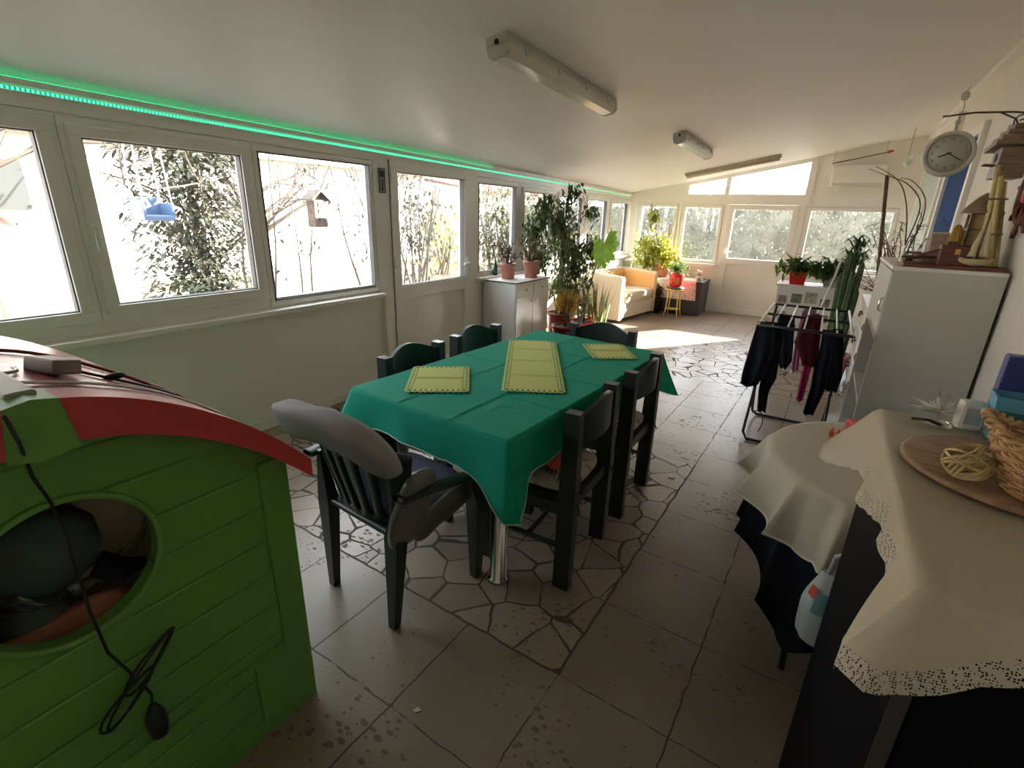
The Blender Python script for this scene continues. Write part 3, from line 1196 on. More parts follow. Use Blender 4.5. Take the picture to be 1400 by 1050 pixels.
# slender climbers close to the windows
climb = [(-4.5, 2.75, 2.2, 'spindly leafless climber nearest the forked tree, left of the bird feeder'),
         (-4.75, 3.40, 2.3, 'spindly climber whose stem rises behind the hanging bird feeder'),
         (-4.30, 4.05, 2.3, 'thin climber with a few dark leaves right of the bird feeder'),
         (-4.7, 4.85, 2.4, 'tall twiggy shrub seen through the glass of the garden door'),
         (-5.5, 5.35, 2.4, 'second twiggy shrub seen through the garden door, toward its handle side')]
for i, (x, y, h, lb) in enumerate(climb):
    t = thing('climber', lb, 'plant', (x, y, -.1), group=None)
    m = MB()
    tips = []
    ns = 2 if i < 3 else 6
    for k in range(ns):
        p = Vector((rnd(-.06, .06), rnd(-.06, .06), 0))
        d = Vector((rnd(-.2, .2), rnd(-.25, .25), 1)).normalized()
        pts = [p.copy()]
        for q in range(9):
            d = (d + rdir() * .13 + Vector((0, 0, .08))).normalized()
            p = p + d * h / 8.5
            pts.append(p.copy())
        m.tube(pts, [.014 - .0011 * q for q in range(10)], 6)
        for q in range(12 if i < 3 else 9):
            s0 = random.choice(pts[2:])
            d2 = (rdir() + Vector((0, 0, .5))).normalized()
            e = s0 + d2 * rnd(.15, .45)
            m.tube([s0, (s0 + e) / 2 + rdir() * .03, e], [.006, .004, .002], 4)
            tips.append(e)
            tips.append((s0 + e) / 2)
    m.build('stem', 'garden_bark', t)
    m = MB()
    for q in range(110 if i < 3 else 200):
        pz = random.choice(tips)
        m.leaf(pz + rdir() * .05, rdir(), (0, 0, 1), rnd(.05, .08), rnd(.025, .045))
    m.build('foliage', 'garden_leaf', t)


M['bush_leaf'] = mat('bush_leaf', (0.085, 0.095, 0.045), 0.6, var=0.5, vscale=4, transl=0.2)


def bush(loc, r, n, label, matn='garden_leaf', ln=.1, wd=.045, stems=10, name='garden_bush'):
    t = thing(name, label, 'bush', loc)
    m = MB()
    for k in range(stems):
        p = Vector((rnd(-.15, .15), rnd(-.15, .15), 0))
        d = Vector((rnd(-.5, .5) * r[0], rnd(-.5, .5) * r[1], r[2])).normalized()
        pts = [p.copy()]
        for q in range(6):
            d = (d + rdir() * .15).normalized()
            p = p + d * r[2] * 2 / 6.4
            pts.append(p.copy())
        m.tube(pts, [.018 - .0022 * q for q in range(7)], 5)
    m.build('stem', 'garden_bark', t)
    m = MB()
    leaves_in(m, lambda: in_ell((0, 0, r[2]), r, .2), n, ln, wd)
    m.build('foliage', matn, t)
    return t


bush((-6.3, 6.9, -.1), (.6, .7, 1.35), 900, 'olive-green bush seen at the handle side of the garden door')
bush((-4.8, 7.3, -.1), (.7, .85, 1.3), 2600, 'dense grey-green bush behind the pane next to the garden door', 'bush_leaf', .10, .034)
bush((-5.0, 9.0, -.1), (.6, .7, 1.2), 1500, 'dark bush outside behind the tall indoor ficus')
bush((-8.6, 10.4, -.1), (.7, .7, 1.0), 700, 'pale bush outside beyond the cream armchair', 'leaf_yel')

# hanging garden things
t = thing('bird_feeder', 'weathered brown hanging bird feeder among thin branches', 'bird feeder', (-4.5, 3.47, 1.30))
MB().box(-.06, .06, -.075, .075, 0, .26, .006).build('body', 'feeder', t)
m = MB()
m.prism([(-.11, .25), (0, .34), (.11, .25), (.11, .265), (0, .36), (-.11, .265)], 0, -.09, .09)
m.build('roof', 'feeder', t)
m = MB()
m.tube([(0, 0, .34), (0, .01, .6), (0, 0, .95)], .004)
m.build('cord', 'cable', t)
for z in (.06, .14, .2):
    MB().box(.058, .066, -.03, .03, z, z + .035).build('feeding_slot', 'ink', t)
t = thing('baby_swing', 'pale blue plastic swing seat hanging from ropes in front of the evergreen', 'swing', (-4.5, 1.97, 1.38))
m = MB()
m.box(-.1, .1, -.11, .11, -.02, .02, .01)
m.box(-.1, -.08, -.11, .11, 0, .15, .008)
m.box(-.1, .1, -.11, -.09, 0, .11, .008)
m.box(-.1, .1, .09, .11, 0, .11, .008)
m.build('seat', mat('pale_blue_plastic', (.055, .095, .17), .4), t)
for sx in (-1, 1):
    for sy in (-1, 1):
        MB().tube([(sx * .09, sy * .1, .1), (sx * .02, sy * .06, 1.5)], .005).build('rope', 'whitemetal', t)
t = thing('bird_house', 'small red and white bird house on a thin green pole in the garden', 'bird house', (-4.9, 1.05, -.1))
MB().tube([(0, 0, 0), (.02, 0, 1.25)], .018).build('pole', mat('green_pole', (.20, .32, .16), .5), t)
MB().box(-.09, .09, -.12, .12, 1.25, 1.42, .005).build('body', 'housewhite', t)
m = MB()
m.prism([(-.17, 1.41), (0, 1.58), (.17, 1.41), (.17, 1.43), (0, 1.61), (-.17, 1.43)], 0, -.11, .11)
m.build('roof', 'redp', t)
t = thing('garden_slide', 'white plastic slide leaning down to the garden ground', 'slide', (-5.0, .35, -.1))
m = MB()
m.T = Matrix.Rotation(.35, 4, 'X')
m.box(-.2, .2, -.03, .03, .0, 1.6, .02)
m.box(-.22, -.18, -.06, .1, .0, 1.6, .02)
m.box(.18, .22, -.06, .1, .0, 1.6, .02)
m.build('chute', 'whitemetal', t)
for y in (-.55, -.75):
    pass

# hedge behind the back wall
h = MB()
for _ in range(17000):
    x, z = rnd(-6, 4.0), rnd(-.1, 1.78)
    y = 11.6 + rnd(-.22, .45) + .12 * math.sin(x * 2.3) * math.sin(z * 3 + x)
    if rnd(0, 1) < .2:
        z = 1.78 + rnd(-.1, .12)
        y = 11.6 + rnd(-.2, 1.2)
    d = rdir()
    d.y -= .6
    h.leaf((x, y, z), d, (0, 0, 1), rnd(.05, .10), rnd(.022, .045))
h.box(-7, 4.5, 11.8, 12.9, -.1, 1.7)
o = h.build('hedge', 'hedge_leaf')
tag(o, 'clipped grey-green hedge standing outside behind the far glass door', 'hedge')
t = thing('distant_house', 'pale house with reddish roof showing above the hedge outside', 'house', (-.8, 22, -.1))
MB().box(-3.5, 4, 0, 4, 0, 1.9).build('wall', 'housewhite', t)
m = MB()
m.prism([(-.3, 1.85), (2, 2.7), (4.3, 1.85), (4.3, 1.95), (2, 2.85), (-.3, 1.95)], 0, -3.8, 4.3)
m.build('roof', 'rooftile', t)
t = thing('garden_fence', 'low grey panel fence along the side of the garden', 'fence', (-9.2, 13.6, -.1))
for k in range(4):
    MB().box(-2 + k * 1.1, -1.98 + k * 1.1 + 1.06, -.02, .02, .1, 1.5).build('fence_panel', 'fence', t)
for k in range(5):
    MB().box(-2.04 + k * 1.1, -1.96 + k * 1.1, -.04, .04, 0, 1.6).build('post', 'fence', t)

# ================================================================== DINING SET
TC, TR = Vector((-1.19, 2.115, 0)), math.radians(-4)
t = thing('dining_table', 'rectangular dining table on chrome legs under the green cloth', 'table', TC, TR)
MB().box(-.42, .42, -.755, .755, .722, .748, .006).build('tabletop', 'whitelam', t)
m = MB()
m.box(-.36, .36, -.66, -.64, .66, .722)
m.box(-.36, .36, .64, .66, .66, .722)
m.box(-.37, -.35, -.66, .66, .66, .722)
m.box(.35, .37, -.66, .66, .66, .722)
m.build('apron', 'steel', t)
for sx in (-1, 1):
    for sy in (-1, 1):
        MB().lathe([(.0, 0), (.046, 0), (.046, .012), (.036, .016), (.036, .722), (0, .722)], (sx * .295, sy * .62, 0), 20).build('leg', 'steel', t)


def cloth_sheet(name, m_, hx, hy, zt, drop, parent, nx, ny, topz=None, flare=.10, wave=.012, rows=10, seed=0, cornx=.35, corndrop=1.25, freq=1.0, bot=0.004, cadd=None):
    """rectangular cloth: top grid and a hanging skirt that folds at the corners"""
    def tp(i, j):
        x, y = -hx + 2 * hx * i / nx, -hy + 2 * hy * j / ny
        return Vector((x, y, zt + (topz(x, y) if topz else 0)))
    V = [tp(i, j) for j in range(ny + 1) for i in range(nx + 1)]
    F = [(j * (nx + 1) + i, j * (nx + 1) + i + 1, (j + 1) * (nx + 1) + i + 1, (j + 1) * (nx + 1) + i) for j in range(ny) for i in range(nx)]
    loop = [(i, 0) for i in range(nx)] + [(nx, j) for j in range(ny)] + [(i, ny) for i in range(nx, 0, -1)] + [(0, j) for j in range(ny, 0, -1)]
    nl = len(loop)
    prev = [j * (nx + 1) + i for i, j in loop]
    hem = []
    P = [tp(i, j) for i, j in loop]
    data = []
    s_acc = 0
    for k in range(nl):
        p = P[k]
        s_acc += (p - P[k - 1]).length if k else 0
        dx, dy = hx - abs(p.x), hy - abs(p.y)
        nrm = Vector((0, 0, 0))
        if dx < 1e-6:
            nrm.x = math.copysign(1, p.x)
        if dy < 1e-6:
            nrm.y = math.copysign(1, p.y)
        dc = max(dx, dy)
        w = math.exp(-(dc / .085) ** 2)
        if dx < dy:
            nrm.y += w * math.copysign(1, p.y) * (.75 if dx < 1e-6 else 0)
        elif dy < dx:
            nrm.x += w * math.copysign(1, p.x) * .75
        nrm.normalize()
        d = drop(p.x, p.y) * (1 + (corndrop - 1) * w) + (cadd(p.x, p.y) * w if cadd else 0)
        wv = math.sin(s_acc * 17 * freq + seed) * .6 + math.sin(s_acc * 31 * freq + 1.7 * seed + 1) * .35 + math.sin(s_acc * 7.3 * freq + seed * 2) * .5
        data.append((p, nrm, d, w, wv * (1 - w)))
    for r in range(1, rows + 1):
        tt = r / rows
        cur = []
        for (p, nrm, d, w, wv) in data:
            o = bot + flare * d * tt + wave * wv * tt ** 1.3 + cornx * d * w * tt ** 1.1
            o = max(o, .003)
            z = p.z - d * tt + .006 * (tt < .15) * 0
            V.append(Vector((p.x + nrm.x * o, p.y + nrm.y * o, z)))
            cur.append(len(V) - 1)
        for k in range(nl):
            q = (k + 1) % nl
            F.append((prev[q], prev[k], cur[k], cur[q]))
        prev = cur
    hem = [V[i] for i in prev]
    mb = MB()
    mb.add([tuple(v) for v in V], F, True)
    return mb.build(name, m_, parent), hem


def crease(x, y):
    z = 0
    for c in (-.14, .14):
        z += .0045 * math.exp(-((x - c + .004 * math.sin(y * 9)) / .007) ** 2)
    for c in (-.40, -.02, .37):
        z += .0045 * math.exp(-((y - c + .004 * math.sin(x * 11)) / .007) ** 2)
    n = noise.noise(Vector((x * 9, y * 5, 3)))
    z += .0024 * max(0, n) + .0045 * max(0, noise.noise(Vector((x * 22, y * 22, 9)))) * (1 if abs(x - .2) < .12 else .4)
    return z


def tdrop(x, y):
    u = (x + .42) / .84
    v = (y + .755) / 1.51
    if abs(y + .755) < 1e-6:
        return .070 + .10 * u
    if abs(x - .42) < 1e-6:
        return .19 + .03 * math.sin(v * 5)
    if abs(x + .42) < 1e-6:
        return .08 + .06 * v
    return .15 + .03 * u


t = thing('tablecloth', 'emerald green cloth with fold creases draped over the dining table', 'tablecloth', TC + Vector((0, 0, .7495)), TR)
_, hem = cloth_sheet('cloth', 'cloth_g', .428, .763, .0005, tdrop, t, 110, 200, crease, flare=.045, wave=.009, seed=2, corndrop=1.45, cornx=.42)
m = MB()
m.tube([tuple(v) for v in hem], .0028, 5, close=True)
m.build('hem', 'hem_g', t)


def placemat(w, l, loc, rz, label, folds):
    t = thing('placemat', label, 'placemat', loc, rz, 'lime place mats on the green cloth')
    out = []
    nsx, nsy = int(w / .024), int(l / .024)
    hw, hl = w / 2 - .008, l / 2 - .008
    segs = [((-hw, -hl), (hw, -hl), nsx), ((hw, -hl), (hw, hl), nsy), ((hw, hl), (-hw, hl), nsx), ((-hw, hl), (-hw, -hl), nsy)]
    for (a, c, n) in segs:
        A, C = Vector(a), Vector(c)
        nr = Vector(((C - A).y, -(C - A).x)).normalized()
        for k in range(n):
            for q in range(6):
                tt = (k + q / 6) / n
                out.append(A.lerp(C, tt) + nr * .012 * abs(math.sin(PI * (tt * n))))
    m = MB()
    m.prism([(p.x, p.y) for p in out], 2, 0, .0025)
    m.build('lace_border', 'felt', t)
    hw2, hl2 = w / 2 - .035, l / 2 - .035

    def top(u, v):
        y = -hl2 + 2 * hl2 * v
        z = .0032
        for f in folds:
            z += .006 * math.exp(-((y - f * l) / .008) ** 2)
        return (-hw2 + 2 * hw2 * u, y, z)
    m = MB()
    m.grid(top, 6, 120)
    m.build('felt_field', 'felt', t)
    m = MB()
    for (a, c, n) in segs:
        A, C = Vector(a), Vector(c)
        nr = Vector(((C - A).y, -(C - A).x)).normalized()
        for k in range(n):
            for off, rr in ((-.003, .0058), (-.018, .0048)):
                p = A.lerp(C, (k + .5) / n) + nr * off
                m.lathe([(rr, 0), (rr, .0004), (0, .0006)], (p.x, p.y, .0026), 6)
    m.build('cutwork', 'felt_cut', t)
    return t


ZC = .756
placemat(.275, .37, (-1.43, 1.692, ZC), math.radians(36), 'lime cutwork place mat in front of the grey armchair, nearest the garden wall', [0.0])
placemat(.28, .93, (-1.213, 2.195, ZC), math.radians(30), 'long lime cutwork table runner lying across the middle of the green cloth', [-.25, 0.02, .27])
placemat(.25, .32, (-.972, 2.66, ZC), math.radians(36), 'lime cutwork place mat at the far end of the green cloth', [0.0])


# wooden chairs -----------------------------------------------------------
def make_chair():
    t = thing('dining_chair', '', 'chair', (0, 0, 0), 0, 'dark wooden dining chairs round the table')
    hw = .205
    for sx in (-1, 1):
        m = MB()
        m.T = Matrix.Translation((sx * hw, 0, 0))
        pr = [(-.035, 0), (.035, 0), (.036, .42), (.030, .80), (-.030, .80), (-.036, .42)]
        m.prism(pr, 0, -.024, .024)
        m.build('leg', 'chair', t)
    for sx in (-1, 1):
        m = MB()
        m.box(sx * (hw - .005) - .022, sx * (hw - .005) + .022, .36, .405, 0, .40, .004)
        m.build('leg', 'chair', t)

    def cr(u, v, off):
        x = -(hw - .02) + 2 * (hw - .02) * u
        a = 1 - (2 * u - 1) ** 2
        y = -.045 * a + off
        top = .772 + .05 * math.sin(PI * min(1, max(0, u))) ** 1.3
        bot = .64 + .012 * a
        return (x, y, bot + (top - bot) * v)
    m = MB()
    m.grid(lambda u, v: cr(u, v, -.011), 24, 8)
    m.grid(lambda u, v: cr(1 - u, v, .011), 24, 8)
    for vv in (0, 1):
        m.grid(lambda u, v: cr(u if vv == 0 else 1 - u, vv, -.011 + .022 * (1 - v)), 24, 1, False)
    m.build('backrest', 'chair', t)
    m = MB()
    m.box(-hw + .02, hw - .02, -.012, .012, .35, .405, .003)
    m.box(-hw + .02, hw - .02, .372, .394, .34, .40, .003)
    for sx in (-1, 1):
        m.box(sx * hw - .012, sx * hw + .012, .03, .365, .345, .40, .003)
    m.build('seat_rail', 'chair', t)
    m = MB()
    m.prism([(-.19, .03), (-.225, .40), (-.18, .43), (.18, .43), (.225, .40), (.19, .03), (.1, -.02), (-.1, -.02)], 2, .40, .418)
    m.build('seat', 'chair', t)
    m = MB()
    m.tube([(-hw + .02, .18, .19), (hw - .02, .18, .19)], .012)
    for sx in (-1, 1):
        m.tube([(sx * (hw - .004), .02, .19), (sx * (hw - .004), .37, .19)], .013)
    m.build('stretcher', 'chair', t)
    return t


ch0 = make_chair()
R90 = PI / 2
chairs = [((-.695, 1.795, 0), R90 + .03, 'dark wooden dining chair nearest the camera, back to the open floor, printed seat pad'),
          ((-.685, 2.425, 0), R90, 'dark wooden dining chair between the printed-pad chair and the far table end, aisle side'),
          ((-1.775, 1.89, 0), -R90, 'dark wooden dining chair on the garden side, close to the grey armchair'),
          ((-1.775, 2.47, 0), -R90 - .03, 'dark wooden dining chair on the garden side, close to the white cabinet'),
          ((-1.175, 3.065, 0), PI + .02, 'dark wooden dining chair at the far head of the table, before the plants')]
for i, (l, r, lb) in enumerate(chairs):
    if i == 0:
        ch0.location, ch0.rotation_euler = l, (0, 0, r)
        ch0['label'] = lb
    else:
        dup(ch0, l, r, lb)


def seat_pad(loc, rz, label):
    t = thing('seat_cushion', label, 'cushion', loc, rz, 'printed cushions on the dining chairs')
    m = MB()
    m.pillow((0, .2, .025), .19, .2, .024, 4.5)
    m.build('pad', 'cushprint', t)
    m = MB()
    for k in range(5):
        y = .02 + .022 * k
        m.tube([(-.165 + .01 * k, y + .03, .0465), (-.115 + .012 * k, y + .045, .0488), (-.08 + .012 * k, y + .035, .0495)], [.002, .0055, .002], 6)
    m.build('black_stripes', 'ink', t)
    for sx in (-1, 1):
        MB().tube([(sx * .16, .005, .012), (sx * .19, -.03, .0), (sx * .2, -.05, -.05)], .004).build('tie', 'ink', t)
    return t


p0 = seat_pad((-.695, 1.795, .4185), R90 + .03, 'printed cream cushion with black stripes on the nearest wooden chair')
dup(p0, (-.685, 2.425, .4185), R90, 'printed cream cushion on the aisle-side chair farther from the camera')
t = thing('red_napkin', 'crumpled red cloth lying on the nearest printed seat cushion', 'cloth', (-.875, 1.80, .468))
m = MB()


def crum(u, v):
    x, y = (u - .5) * .17, (v - .5) * .24
    r = math.hypot(x / .1, y / .14)
    z = .01 + .055 * max(0, 1 - r * r) + .022 * noise.noise(Vector((x * 24, y * 24, 1))) * max(0, 1.1 - r)
    return (x, y, max(.001, z))


m.grid(crum, 24, 30)
m.build('folds', 'redcloth', t, solid=-.003)

# plastic armchair ----------------------------------------------------------
PC, PR = Vector((-1.29, 1.255, 0)), math.radians(-4.7)
t = thing('plastic_armchair', 'dark green plastic garden armchair with grey cushions at the near table end', 'chair', PC, PR)


def leg(mb, a, c, wa, wc):
    # tapered angled strip, a = foot, c = top
    (ax, ay, az), (cx, cy, cz) = a, c
    va = [(ax - wa[0], ay - wa[1], az), (ax + wa[0], ay - wa[1], az), (ax + wa[0], ay + wa[1], az), (ax - wa[0], ay + wa[1], az)]
    vc = [(cx - wc[0], cy - wc[1], cz), (cx + wc[0], cy - wc[1], cz), (cx + wc[0], cy + wc[1], cz), (cx - wc[0], cy + wc[1], cz)]
    mb.add(va + vc, [(3, 2, 1, 0), (4, 5, 6, 7), (0, 1, 5, 4), (1, 2, 6, 5), (2, 3, 7, 6), (3, 0, 4, 7)])


for sx in (-1, 1):
    m = MB()
    leg(m, (sx * .188, -.205, 0), (sx * .200, -.185, .40), (.017, .015), (.034, .026))
    leg(m, (sx * .200, -.185, .40), (sx * .236, -.180, .60), (.034, .026), (.010, .008))
    m.build('leg', 'plastic_dk', t)
    m = MB()
    leg(m, (sx * .240, .205, 0), (sx * .262, .185, .40), (.016, .020), (.030, .036))
    leg(m, (sx * .262, .185, .40), (sx * .285, .145, .535), (.030, .036), (.024, .05))
    m.build('leg', 'plastic_dk', t)


def back(u, v):
    a = 2 * u - 1
    w = .195 + .085 * v
    y = -.185 - .095 * v + .115 * a * a * (.5 + .5 * v)
    z = .40 + (.325 + .045 * math.cos(a * PI / 2)) * v
    return (a * w, y, z)


m = MB()
m.grid(back, 30, 16, True, False, lambda i, j: (2 <= j <= 12) and (3 <= i <= 26) and ((i - 3) % 4 in (1, 2)))
m.build('backrest', 'plastic_dk', t, solid=.014)
m = MB()
pts = [back(k / 20, 1.0) for k in range(21)]
m.tube(pts, .013, 8)
m.build('top_rail', 'plastic_dk', t)
m = MB()


def pseat(u, v):
    a = 2 * u - 1
    w = .20 + .05 * v
    y = -.20 + .42 * v
    z = .405 - .02 * (1 - a * a) * math.sin(PI * v) - (.03 * max(0, v - .85) / .15)
    return (a * w, y, z)


m.grid(pseat, 16, 16)
m.build('seat', 'plastic_dk', t, solid=.018)
for sx in (-1, 1):
    m = MB()
    P = [(.262, -.215, .59), (.285, -.10, .590), (.298, .02, .575), (.298, .10, .558), (.292, .165, .53), (.285, .18, .49)]

    def arm(u, v):
        k = u * (len(P) - 1)
        i = min(int(k), len(P) - 2)
        f = k - i
        q = Vector(P[i]).lerp(Vector(P[i + 1]), f)
        an = 2 * PI * v
        return (sx * (q.x + .036 * math.cos(an)), q.y, q.z + .013 * math.sin(an))
    m.grid(arm, 24, 12)
    m.build('armrest', 'plastic_dk', t)

t = thing('chair_cushion', 'grey padded cushion in shiny wrap hung over the plastic armchair back', 'cushion', PC, PR)
m = MB()


def bend(q):
    # a fat pad folded over the top of the chair back
    k = q.x
    z = q.z + .02 * math.sin(k * 9 + 1) + .012 * noise.noise(Vector((q.x * 6, q.y * 9, q.z * 6)))
    y = q.y + .22 * k * k
    z += -.10 * max(0, k - .12) - .015 * k + .03 * max(0, -k - .1)
    return Vector((k, y - (q.z - .78) * .35, z))


m.pillow((0.0, -.285, .785), .315, .060, .072, 3.6, 40, 20, bend)
m.build('head_roll', 'greypad', t)
m = MB()


def bend2(q):
    return Vector((q.x * (1 + .25 * (q.z - .4)), q.y - (q.z - .42) * .30 + .10 * q.x * q.x + .01 * noise.noise(q * 9), q.z + .006 * noise.noise(q * 14)))


m.pillow((0, -.085, .575), .19, .035, .155, 4.5, 32, 18, bend2)
m.build('back_pad', 'bluegrey', t)
m = MB()
m.pillow((0.005, .03, .445), .205, .185, .038, 5, 32, 14, lambda q: q + Vector((0, 0, .008 * noise.noise(q * 10))))
m.build('seat_pad', 'bluegrey', t)
m = MB()


def wrapf(q):
    return q + Vector((.018 * noise.noise(q * 9), .016 * noise.noise(q * 11 + Vector((3, 1, 2))), .012 * noise.noise(q * 8)))


m.pillow((.235, -.135, .505), .030, .085, .155, 3, 30, 20, lambda q: wrapf(Vector((q.x + .22 * (q.z - .505), q.y + .12 * (q.z - .505), q.z))))
m.build('wrapped_corner', 'plasticwrap', t)
m = MB()
m.pillow((.232, .03, .415), .022, .15, .05, 3, 30, 14, lambda q: wrapf(q + Vector((.0, 0, .22 * q.y))))
m.build('wrapped_edge', 'plasticwrap', t)

# ================================================================== PLAYHOUSE
HX, HY = -1.15, .23
t = thing('playhouse', 'green plastic playhouse with curved red roof and round window', 'playhouse', (HX, HY, 0))
DX, HWY = .76, .47          # depth towards the garden wall, half width


def rz_(y):
    a = abs(y)
    return 1.172 - .13 * a - 1.02 * a * a


# gable wall with a round window
wc, wr = (0.0, .80), .152
poly = []
for k in range(25):
    y = -HWY + 2 * HWY * k / 24
    poly.append((y, rz_(y) - .012))
poly = [(-HWY, 0.0)] + poly + [(HWY, 0.0)]
outer = [(p[0], p[1]) for p in poly]


def ray_out(an):
    d = (math.cos(an), math.sin(an))
    best = 1e9
    n = len(outer)
    for i in range(n):
        a, c = outer[i], outer[(i + 1) % n]
        ex, ey = c[0] - a[0], c[1] - a[1]
        den = d[0] * ey - d[1] * ex
        if abs(den) < 1e-9:
            continue
        s = ((a[0] - wc[0]) * ey - (a[1] - wc[1]) * ex) / den
        u = ((a[0] - wc[0]) * d[1] - (a[1] - wc[1]) * d[0]) / den
        if s > 0 and -1e-6 <= u <= 1 + 1e-6:
            best = min(best, s)
    return (wc[0] + d[0] * best, wc[1] + d[1] * best)


angs = [2 * PI * k / 72 for k in range(72)]
for p in ((-HWY, 0), (HWY, 0), (-HWY, rz_(HWY) - .012), (HWY, rz_(HWY) - .012)):
    angs.append(math.atan2(p[1] - wc[1], p[0] - wc[0]) % (2 * PI))
angs = sorted(set(angs))


def gable(mb, x0, x1):
    n = len(angs)
    vi = [(wc[0] + wr * math.cos(a), wc[1] + wr * math.sin(a)) for a in angs]
    vo = [ray_out(a) for a in angs]
    vs = [(x0, *p) for p in vi] + [(x0, *p) for p in vo] + [(x1, *p) for p in vi] + [(x1, *p) for p in vo]
    fs = []
    for k in range(n):
        q = (k + 1) % n
        fs += [(k, q, n + q, n + k), (2 * n + k, 3 * n + k, 3 * n + q, 2 * n + q), (k, 2 * n + k, 2 * n + q, q), (n + k, n + q, 3 * n + q, 3 * n + k)]
    mb.add(vs, fs)


m = MB()
gable(m, -.03, 0.0)
m.build('gable_wall', 'greenplank', t, weld=True)
m = MB()
m.box(-DX, -.03, HWY - .03, HWY, 0, rz_(HWY) - .015)
m.box(-DX, -.03, -HWY, -HWY + .03, 0, rz_(HWY) - .015)
m.build('side_wall', 'greenplank', t)
m = MB()
m.prism(poly, 0, -DX, -DX + .03)
m.build('rear_wall', 'greenplank', t)
m = MB()
m.box(-.001, .009, HWY - .075, HWY + .004, 0, rz_(HWY) - .02, .004)
m.box(-.06, .004, HWY - .005, HWY + .006, 0, rz_(HWY) - .02, .003)
m.build('corner_trim', 'greenp', t)
m = MB()
m.box(-.001, .009, -HWY - .004, -HWY + .075, 0, rz_(HWY) - .02, .004)
m.build('corner_trim', 'greenp', t)
m = MB()
m.box(-.001, .010, -.40, HWY - .07, .262, .280, .004)
m.box(-.001, .010, -.40, HWY - .07, 0.0, .05, .004)
m.box(-.001, .010, HWY - .17, HWY - .07, .05, .262, .004)
m.box(-.001, .010, -.40, -.30, .05, .262, .004)
m.build('base_panel', 'greenp', t)
m = MB()
pts = [(0.002, wc[0] + (wr + .006) * math.cos(a), wc[1] + (wr + .006) * math.sin(a)) for a in [2 * PI * k / 60 for k in range(60)]]
m.tube(pts, .008, 8, close=True)
m.build('window_rim', 'greenp', t)
# roof
RO = .495


def rp(y, x, dz=0):
    return (x, y, rz_(y) + dz)


m = MB()
NX, NY = 8, 48
vs, fs = [], []
for dz in (0.008, -.012):
    for j in range(NY + 1):
        y = -RO + 2 * RO * j / NY
        for i in range(NX + 1):
            vs.append(rp(y, -DX - .02 + (DX + .055) * i / NX, dz))
w = NX + 1
n0 = (NY + 1) * w
for j in range(NY):
    for i in range(NX):
        a = j * w + i
        fs.append((a, a + 1, a + w + 1, a + w))
        fs.append((n0 + a + w, n0 + a + w + 1, n0 + a + 1, n0 + a))
for j in range(NY):
    for i in (0, NX):
        a = j * w + i
        fs.append((a, a + w, n0 + a + w, n0 + a) if i == 0 else (a + w, a, n0 + a, n0 + a + w))
for i in range(NX):
    fs.append((i + 1, i, n0 + i, n0 + i + 1))
    a = NY * w + i
    fs.append((a, a + 1, n0 + a + 1, n0 + a))
m.add(vs, fs, True)
ro = m.build('roof', 'shingle', t)
uv = ro.data.uv_layers.new(name='UVMap')
for lp in ro.data.loops:
    co = ro.data.vertices[lp.vertex_index].co
    uv.data[lp.index].uv = (co.x + 1, co.y * 1.18 + 1)
for p in ro.data.polygons:
    p.use_smooth = False


def fascia(mb, x0, x1, ya, yb, n, th0, th1, dz=.010):
    top = [(ya + (yb - ya) * k / n) for k in range(n + 1)]
    pl = [(y, rz_(y) + dz) for y in top] + [(y, rz_(y) + dz - (th0 + (th1 - th0) * abs(y) / RO)) for y in reversed(top)]
    mb.prism(pl, 0, x0, x1)


m = MB()
fascia(m, .008, .075, .035, RO + .01, 30, .085, .055)
fascia(m, .008, .075, -RO - .01, -.035, 30, .085, .055)
m.build('fascia', 'redp', t)
m = MB()
m.prism([(-.036, rz_(.036) + .011), (0, rz_(0) + .012), (.036, rz_(.036) + .011), (.05, rz_(.05) - .08), (0, rz_(0) - .10), (-.05, rz_(.05) - .08)], 0, .006, .0775)
m.build('keystone', 'greenp', t)
m = MB()
m.box(-DX - .02, .035, -.022, .022, rz_(0) - .005, rz_(0) + .016, .006)
m.build('ridge_strip', mat('greyish_green_strip', (.22, .27, .16), .45), t)

# things kept inside, seen through the round window
t = thing('stuffed_sack', 'dark rounded sack filling the round window of the playhouse', 'bag', (HX - .135, HY - .02, .0))
m = MB()
m.ellipsoid((0, 0, .80), (.085, .112, .105), 28, 20, lambda d: 1 + .10 * noise.noise(d * 2.2))
m.lathe([(.0, .44), (.075, .44), (.085, .55), (.07, .66), (.05, .72)], (0, -.03, 0), 20)
m.build('body', mat('dark_green_grey_fabric', (.050, .072, .064), .8, bump=.2, bscale=60), t)
MB().tube([(.05, .08, .74), (.07, .12, .71), (.06, .16, .70)], [.03, .026, .012], 8).build('tied_end', 'navy2', t)
t = thing('storage_crate', 'wooden crate inside the playhouse under the dark sack', 'crate', (HX - .34, HY, 0))
MB().box(-.20, .20, -.30, .30, 0.03, .43, .01).build('body', 'wood', t)
MB().box(-.21, .30, -.31, .31, .43, .4385, .004).build('lid', 'wood', t)
t = thing('cream_pillow', 'pale cream pillow behind the dark sack inside the playhouse', 'pillow', (HX - .26, HY + .05, .440))
m = MB()
m.pillow((0, 0, .27), .045, .30, .27, 4)
m.build('cover', mat('dull_cream_cotton', (.66, .56, .40), .85), t)
t = thing('brown_blanket', 'brown folded blanket inside the playhouse on the crate edge', 'blanket', (HX - .075, HY - .02, .440))
m = MB()
m.pillow((0, 0, .115), .035, .17, .115, 3, 24, 14, lambda q: q + Vector((0, 0, .02 * noise.noise(q * 12))))
m.build('fold', mat('brown_wool', (.30, .12, .075), .9, var=.3, vscale=20, bump=.3), t)
t = thing('clear_film', 'crumpled clear plastic film along the lower edge of the round window', 'plastic film', (HX - .075, HY, .64))
m = MB()
